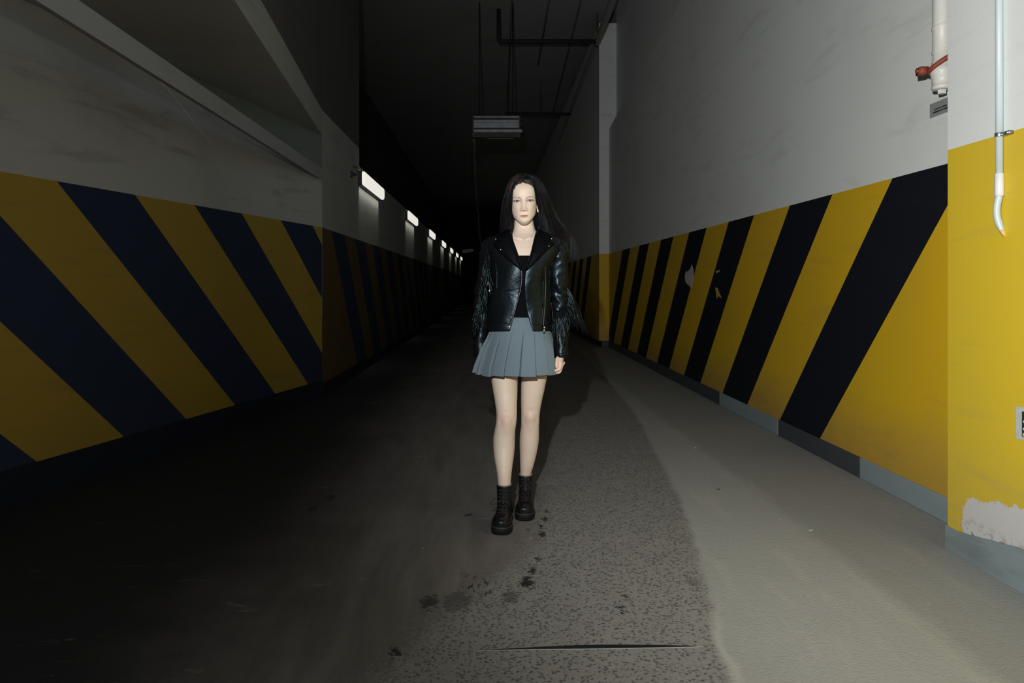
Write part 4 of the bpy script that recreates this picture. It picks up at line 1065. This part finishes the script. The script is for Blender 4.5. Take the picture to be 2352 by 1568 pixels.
# collar and lapels
def patch(inner, outer, lift, nm, n_=14, m_=7):
    """leather flap between two photo curves, lifted off the jacket front"""
    mb = MB(); rr_ = []
    def along(c_, t):
        t *= len(c_) - 1; k_ = min(int(t), len(c_) - 2); t -= k_; return tuple(a + (b - a) * t for a, b in zip(c_[k_], c_[k_ + 1]))
    for i in range(n_):
        a, b = along(inner, i / (n_ - 1)), along(outer, i / (n_ - 1)); row, back = [], []
        for j in range(m_):
            u_ = j / (m_ - 1); x, y = a[0] + (b[0] - a[0]) * u_, a[1] + (b[1] - a[1]) * u_
            row.append(on_jacket(x, y, .003 + lift * (.35 + .65 * math.sin(PI * (.15 + .75 * u_)))))
            back.append(on_jacket(x, y, .001))
        rr_.append(row + back[::-1])
    mb.rings(rr_); return sub(mb, nm, M['lapel'])
patch([(1176, 536), (1180, 556), (1190, 588), (1199, 622)], [(1151, 548), (1134, 561), (1147, 577), (1196, 621)], .010, 'lapel')
patch([(1229, 536), (1225, 556), (1218, 588), (1207, 622)], [(1254, 547), (1272, 560), (1257, 572), (1210, 621)], .012, 'lapel')
patch([(1173, 527), (1175.5, 538), (1177, 548)], [(1160, 530), (1143, 545), (1147, 553)], .017, 'collar')
patch([(1232, 527), (1229.5, 538), (1228, 548)], [(1246, 530), (1263, 543), (1258, 553)], .017, 'collar')
mb = MB(); rr_ = []                      # stand of the collar behind the neck
for j in range(25):
    a = math.radians(70 + 220 * j / 24); rr_.append([jpt(531, a, g_, dz) for g_, dz in ((.004, -.01), (.002, .02), (-.004, .045), (-.010, .044), (-.008, .02), (-.006, -.01))])
mb.rings(rr_); sub(mb, 'collar_stand', M['leather'])
# zips, snaps, seams
def zipper(path_, nm='zipper', r_=.0028, teeth=True, grow=.006, mt='chrome'):
    mb = MB(); pts = []
    for (x0_, y0_), (x1_, y1_) in zip(path_, path_[1:]):
        n_ = max(2, int(math.hypot(x1_ - x0_, y1_ - y0_) / 1.6)); pts += [on_jacket(x0_ + (x1_ - x0_) * k / n_, y0_ + (y1_ - y0_) * k / n_, grow) for k in range(n_)]
    pts.append(on_jacket(*path_[-1], grow))
    mb.tube(pts, [r_ * (.55 if (k % 2 and teeth) else 1) for k in range(len(pts))], 6); return sub(mb, nm, M[mt], label='metal zipper')
zipper([(1194.5, 606), (1198.3, 624), (1198.5, 642), (1195.5, 666), (1189, 692), (1181, 722), (1171.5, 752)], r_=.0019, mt='zip')
zipper([(1250, 612), (1251.5, 650), (1249.5, 700), (1246, 748)], r_=.0012, mt='eyelet')
zipper([(1263.5, 696), (1266, 715), (1268, 738)], r_=.0012, mt='zip')
zipper([(1128, 640), (1129, 665)], r_=.0012, mt='zip')
def pull(x, y, L_=.02):
    mb = MB(); p = on_jacket(x, y, .009); mb.ell(p, (.006, .004, .007), 10, 8); mb.tube([p + Vector((0, -.001, -.004)), p + Vector((-.002, -.001, -.004 - L_))], [.0035, .0045], 6, flat=.5); return sub(mb, 'zip_pull', M['chrome'])
pull(1171, 750, .006); pull(1247, 752, .022); pull(1128.5, 667, .004)
for x, y in ((1145, 549), (1155, 573), (1260, 548), (1255, 565)):
    mb = MB(); p = on_jacket(x, y, .020); mb.ell(p, (.0042, .003, .0042), 12, 8); sub(mb, 'snap', M['brass' if x == 1255 else 'chrome'])
for pth in ([(1139, 600), (1143, 625), (1142, 668)], [(1246, 600), (1247, 640), (1245, 700), (1243, 752)], [(1130, 735), (1150, 741), (1172, 744)], [(1222, 744), (1245, 746), (1262, 743)], [(1160, 668), (1178, 665), (1193, 661)]):
    mb = MB(); pts = []
    for (x0_, y0_), (x1_, y1_) in zip(pth, pth[1:]): pts += [on_jacket(x0_ + (x1_ - x0_) * k / 6, y0_ + (y1_ - y0_) * k / 6, .0035) for k in range(7)]
    mb.tube(pts, .0022, 6); sub(mb, 'seam', M['leather'])
# fringe: thin leather thongs sewn along the back of the sleeves
def fringe(roots, tips, n_, sag, seed, nm):
    rr2 = random.Random(seed); mb = MB()
    for i in range(n_):
        t = rr2.random(); 
        def al(c_, t):
            t *= len(c_) - 1; k_ = min(int(t), len(c_) - 2); t -= k_; return Vector([a + (b - a) * t for a, b in zip(c_[k_], c_[k_ + 1])])
        a = al(roots, t); v = rr2.random(); b = al(tips[0], t) * (1 - v) + al(tips[1], t) * v
        A3, B3 = P(*a), P(*b); B3 = B3 + Vector((rr2.gauss(0, .006), rr2.gauss(0, .012), rr2.gauss(0, .008)))
        mid2 = (A3 + B3) / 2 + Vector((rr2.gauss(0, .006) + sag, rr2.gauss(-.01, .01), rr2.gauss(0, .004)))
        pts = cr([A3, (A3 + mid2) / 2 + Vector((sag * .5, -.006, 0)), mid2, B3], 14)
        w_ = rr2.uniform(.0022, .0034); tw = rr2.uniform(.3, .6); mb.tube([p + Vector((rr2.gauss(0, .0009), rr2.gauss(0, .0009), 0)) for p in pts], [w_] * 13 + [w_ * .7], 5, flat=tw)
    return sub(mb, nm, M['leather'], label='long leather fringe on the sleeve')
fringe([(1119, 583, 3.70), (1113, 620, 3.71), (1109, 660, 3.73), (1104, 700, 3.74), (1101, 716, 3.74)],
       [[(1103, 640, 3.68), (1091, 690, 3.70), (1085, 730, 3.71), (1081, 765, 3.73), (1080, 778, 3.74)], [(1131, 660, 3.66), (1124, 695, 3.68), (1112, 716, 3.69), (1098, 760, 3.71), (1090, 775, 3.72)]], 105, 0, 5, 'fringe')
fringe([(1300, 655, 3.76), (1304, 690, 3.76), (1297, 705, 3.70), (1284, 712, 3.69), (1273, 716, 3.69)],
       [[(1338, 758, 3.78), (1330, 740, 3.77), (1308, 742, 3.69), (1290, 770, 3.66), (1272, 765, 3.67)], [(1350, 770, 3.79), (1345, 765, 3.78), (1312, 755, 3.68), (1300, 790, 3.66), (1276, 790, 3.66)]], 66, .004, 9, 'fringe')

# ---- pleated skirt
SK = smooth_rows([(727, 1141, 1257, .108), (742, 1134, 1261, .113), (757, 1126, 1264, .120), (800, 1110, 1270, .138), (856, 1091, 1279, .160)], 40)
npl = 17; prof_ = []
sk = MB(); rows = []
for y, xl, xr, ry in SK:
    a, b = P(xl, y, BY + .01), P(xr, y, BY + .01); rx = (b.x - a.x) / 2; cx_ = (a.x + b.x) / 2
    dep = .021 * sm(np.array((y - 748) / 60.0)).item() + .0015; row = []
    hemw = .010 * max(0, (y - 800) / 56)
    for k_ in range(npl):
        a0 = 2 * PI * (k_ + .12) / npl; da = 2 * PI / npl
        lean = (y - 757) / 100 * .05 * math.sin(k_ * 2.3)
        for u_, h_ in ((0, -.6), (.07, -.75), (.10, -.6), (.125, .0), (.45, .25), (.7, .45), (.9, .62), (.985, .68), (1.035, .55), (1.04, .1), (1.0, -.5)):
            ang = a0 + da * u_ + lean * .3; r_ = h_ * dep + hemw * .6 * math.sin(3 * ang + 1) 
            row.append((cx_ + (rx + r_) * math.sin(ang), BY + .01 - (ry + r_) * math.cos(ang), a.z + (.004 * math.sin(k_ * 1.7) * max(0, (y - 800) / 56))))
    rows.append(row)
sk.rings(rows, cap=False)
skirt = sk.build('pleated_skirt', M['skirt'], person, recalc=True); k = skirt.modifiers.new('t', 'SOLIDIFY'); k.thickness = .0022; k.offset = -1
me_ = skirt.data; me_.polygons.foreach_set('use_smooth', [True] * len(me_.polygons))
k = skirt.modifiers.new('e', 'EDGE_SPLIT'); k.split_angle = math.radians(38)
mb = MB(); rows = []
for (y, g_) in ((728, .001), (730, .004), (742, .004), (752, .0035), (755, .001)):
    r_ = interp([(q[0], q[1], q[2], q[3]) for q in SK], max(727, y)); rows.append(pxoval(y, r_[0], r_[1], BY + .01, ry=r_[2], e=2.0, n=60, grow=g_))
o = mb.rings(rows, cap=False).build('waistband', M['skirt'], skirt)

# ---- boots and socks
def boot(ax_, ay_, tx, ty, top_z, s):
    """ankle (ax, ay), toe tip (tx, ty) on the floor; sole, upper, toe cap, laces"""
    d = Vector((tx - ax_, ty - ay_, 0)); L_ = d.length; d.normalize(); sd = Vector((-d.y, d.x, 0)); sd = sd if sd.x > 0 else -sd
    W = lambda u_, v, z_: Vector((ax_, ay_, z_)) + d * u_ + sd * v
    back = -.062
    ol = [(back + .045 - .045 * math.cos(a), .039 * math.sin(a) ** .75) for a in np.linspace(0, PI / 2, 12)[:-1]]
    ol += [(u_, v) for u_, v in smooth_rows([(back + .045, .039), (L_ * .28, .040), (L_ * .5, .047), (L_ * .66, .0525)], 10)]
    ol += [(L_ * .66 + L_ * .34 * math.sin(a), .0525 * math.cos(a) ** .72) for a in np.linspace(0, PI / 2, 16)[1:]]
    outline = [(u_, max(v, 0)) for u_, v in ol] + [(u_, -max(v, 0) * .97) for u_, v in ol[::-1][1:-1]]
    sole = MB(); cu, cv = .06, 0
    ringz = lambda z_, sc: [W(cu + (u_ - cu) * sc, v * sc, z_) for u_, v in outline]
    sole.rings([ringz(.0, .955), ringz(.004, .985), ringz(.026, 1.0), ringz(.033, .985), ringz(.034, .93)])
    b = sole.build('boot', M['rubber'], person)
    b['label'] = 'chunky black lace-up boot'
    S = lambda mb, nm, mt, sm_=True: mb.build(nm, mt, b, smooth=sm_)
    mb = MB(); mb.tube([W(cu + (u_ - cu) * .972, v * .972, .0345) for u_, v in outline] + [W(cu + (outline[0][0] - cu) * .972, 0, .0345)], .0024, 6); S(mb, 'welt', M['welt'])
    for k_ in range(9):                    # lugs
        pass
    up = MB(); rows = []; secs = [(back + .006, .010, .085), (back + .012, .026, .10), (back + .03, .034, .105), (.0, .036, .108), (.03, .036, .104), (.055, .037, .095), (L_ * .45, .0385, .083), (L_ * .56, .0435, .072), (L_ * .64, .0470, .066)]
    toe = [(L_ * .64 + L_ * .325 * math.sin(a), .047 * math.cos(a) ** .7 + .0005, .040 + .026 * math.cos(a) ** .7) for a in np.linspace(0, PI / 2, 14)[1:]]
    for u_, w_, h_ in smooth_rows(secs, 26) + toe:
        row = []
        for j in range(21):
            a = PI * j / 20; row.append(W(u_, w_ * math.copysign(abs(math.cos(a)) ** .72, math.cos(a)), .026 + (h_ - .026 + .012) * math.sin(a) ** .62))
        rows.append(row)
    up.rings(rows)
    sh = []
    for z_, ru, rv, cu_ in ((.05, .056, .036, .0), (.08, .056, .0375, .002), (.105, .053, .037, .001), (.13, .050, .0375, -.002), (.155, .049, .0385, -.004), (top_z - .006, .049, .0395, -.004), (top_z, .0485, .039, -.004), (top_z - .001, .045, .0355, -.004), (top_z - .03, .044, .034, -.004)):
        sh.append([W(cu_ + ru * math.cos(2 * PI * j / 30), rv * math.sin(2 * PI * j / 30), z_) for j in range(30)])
    up.rings(sh, cap=False); S(up, 'upper', M['boot'])
    mb = MB()
    tc_ = []
    for u_ in (L_ * .66,):
        tc_ = [W(u_, .0475 * math.cos(PI * j / 16), .03 + .047 * math.sin(PI * j / 16) ** .62) for j in range(17)]
    mb.tube(tc_, .0022, 6); S(mb, 'toe_seam', M['boot'])
    # front flap, eyelets and laces up the instep
    line = [(L_ * .56, .0785), (L_ * .46, .0885), (L_ * .36, .101), (.058, .118), (.0495, .135), (.047, .152), (.0465, .169)]
    mb = MB(); eye = []
    for i, (u_, z_) in enumerate(line):
        hw = .016; p0, p1 = W(u_, -hw, z_ + .001), W(u_, hw, z_ + .001); eye.append((p0, p1))
        for p in (p0, p1): 
            e_ = MB(); 
    lc = MB()
    for (a0, a1), (b0, b1) in zip(eye, eye[1:]):
        f_ = Vector((0, 0, .005)) + d * .006
        lc.tube([a0, (a0 + b1) / 2 + f_, b1], .0019, 6); lc.tube([a1, (a1 + b0) / 2 + f_ * 1.5, b0], .0019, 6)
    for a0, a1 in eye: lc.tube([a0, (a0 + a1) / 2 + d * .004 + Vector((0, 0, .003)), a1], .0019, 6)
    a0, a1 = eye[4] if s < 0 else eye[5]
    o_ = (a0 + a1) / 2
    for sg, lenk in ((-1, 1.0), (1, .8)):
        lp = [o_, o_ + sd * sg * .028 * lenk + d * .018 + Vector((0, 0, .006)), o_ + sd * sg * .052 * lenk + d * .02 + Vector((0, 0, -.012)), o_ + sd * sg * .058 * lenk + d * .02 + Vector((0, 0, -.030)), o_ + sd * sg * .040 * lenk + d * .022 + Vector((0, 0, -.026)), o_ + d * .008]
        if s < 0 and sg > 0 or s > 0 and sg < 0: lp = [o_, o_ + sd * sg * .022 + d * .02 + Vector((0, 0, -.012)), o_ + sd * sg * .034 + d * .018 + Vector((0, 0, -.04))]
        lc.tube(cr(lp, 22), .0020, 6)
    S(lc, 'laces', M['lace'])
    for p0, p1 in eye[:]:
        mb = MB(); mb.ell(p0 + d * .002, (.0034, .0034, .0034), 8, 6); S(mb, 'eyelet', M['eyelet']); mb = MB(); mb.ell(p1 + d * .002, (.0028, .0028, .0028), 8, 6); S(mb, 'eyelet', M['eyelet'])
    mb = MB(); mb.rings([[W(-.004 + ru * math.cos(2 * PI * j / 30), rv * math.sin(2 * PI * j / 30), z_) for j in range(30)] for ru, rv, z_ in ((.043, .034, top_z - .02), (.0445, .036, top_z + .0005), (.0435, .035, top_z + .0035), (.040, .032, top_z + .003), (.039, .031, top_z - .015))], cap=False)
    mb.build('sock', M['sock'], person)
    return b
q = P(1158.5, 0, 3.685); t = P(1149, 0, 3.475); boot(q.x, 3.676, t.x, 3.475, .188, -1)
q = P(1207.5, 0, 3.89); t = P(1203, 0, 3.69); boot(q.x, 3.888, t.x, 3.685, .183, 1)

# ------------------------------------------------------------------ camera, lights, world
cam = bpy.data.cameras.new('camera'); co = bpy.data.objects.new('camera', cam); C.objects.link(co)
co.location = (0, 0, CAMZ); co.rotation_euler = (PI / 2, 0, 0)
cam.sensor_fit = 'HORIZONTAL'; cam.sensor_width = 36; cam.lens = 36 * F / 2352
cam.shift_x = (1176 - CX) / 2352; cam.shift_y = (HY - 784) / 2352
cam.clip_start = .05; cam.clip_end = 200
bpy.context.scene.camera = co
def flash(name, energy, az, el, half, blend, col=(1, .985, .94), loc=(-.18, .02, 1.62), size=.022):
    ld = bpy.data.lights.new(name, 'SPOT'); ld.energy = energy; ld.spot_size = math.radians(half * 2); ld.spot_blend = blend; ld.color = col; ld.shadow_soft_size = size
    o = bpy.data.objects.new(name, ld); C.objects.link(o); o.location = loc
    a, e = math.radians(az), math.radians(el)
    d = Vector((math.sin(a) * math.cos(e), math.cos(a) * math.cos(e), math.sin(e)))
    o.rotation_euler = d.to_track_quat('-Z', 'Y').to_euler(); return o
flash('hand_flash', 680, 31, 4, 51, 1.0)
flash('hand_flash_spill', 26, 0, 8, 85, .6)
w = bpy.data.worlds.new('world'); bpy.context.scene.world = w; w.use_nodes = True
w.node_tree.nodes['Background'].inputs[0].default_value = (.35, .5, 1, 1); w.node_tree.nodes['Background'].inputs[1].default_value = .25
vs = bpy.context.scene.view_settings
vs.view_transform = 'Standard'; vs.look = 'None'; vs.exposure = 0; vs.gamma = 1; vs.use_curve_mapping = False
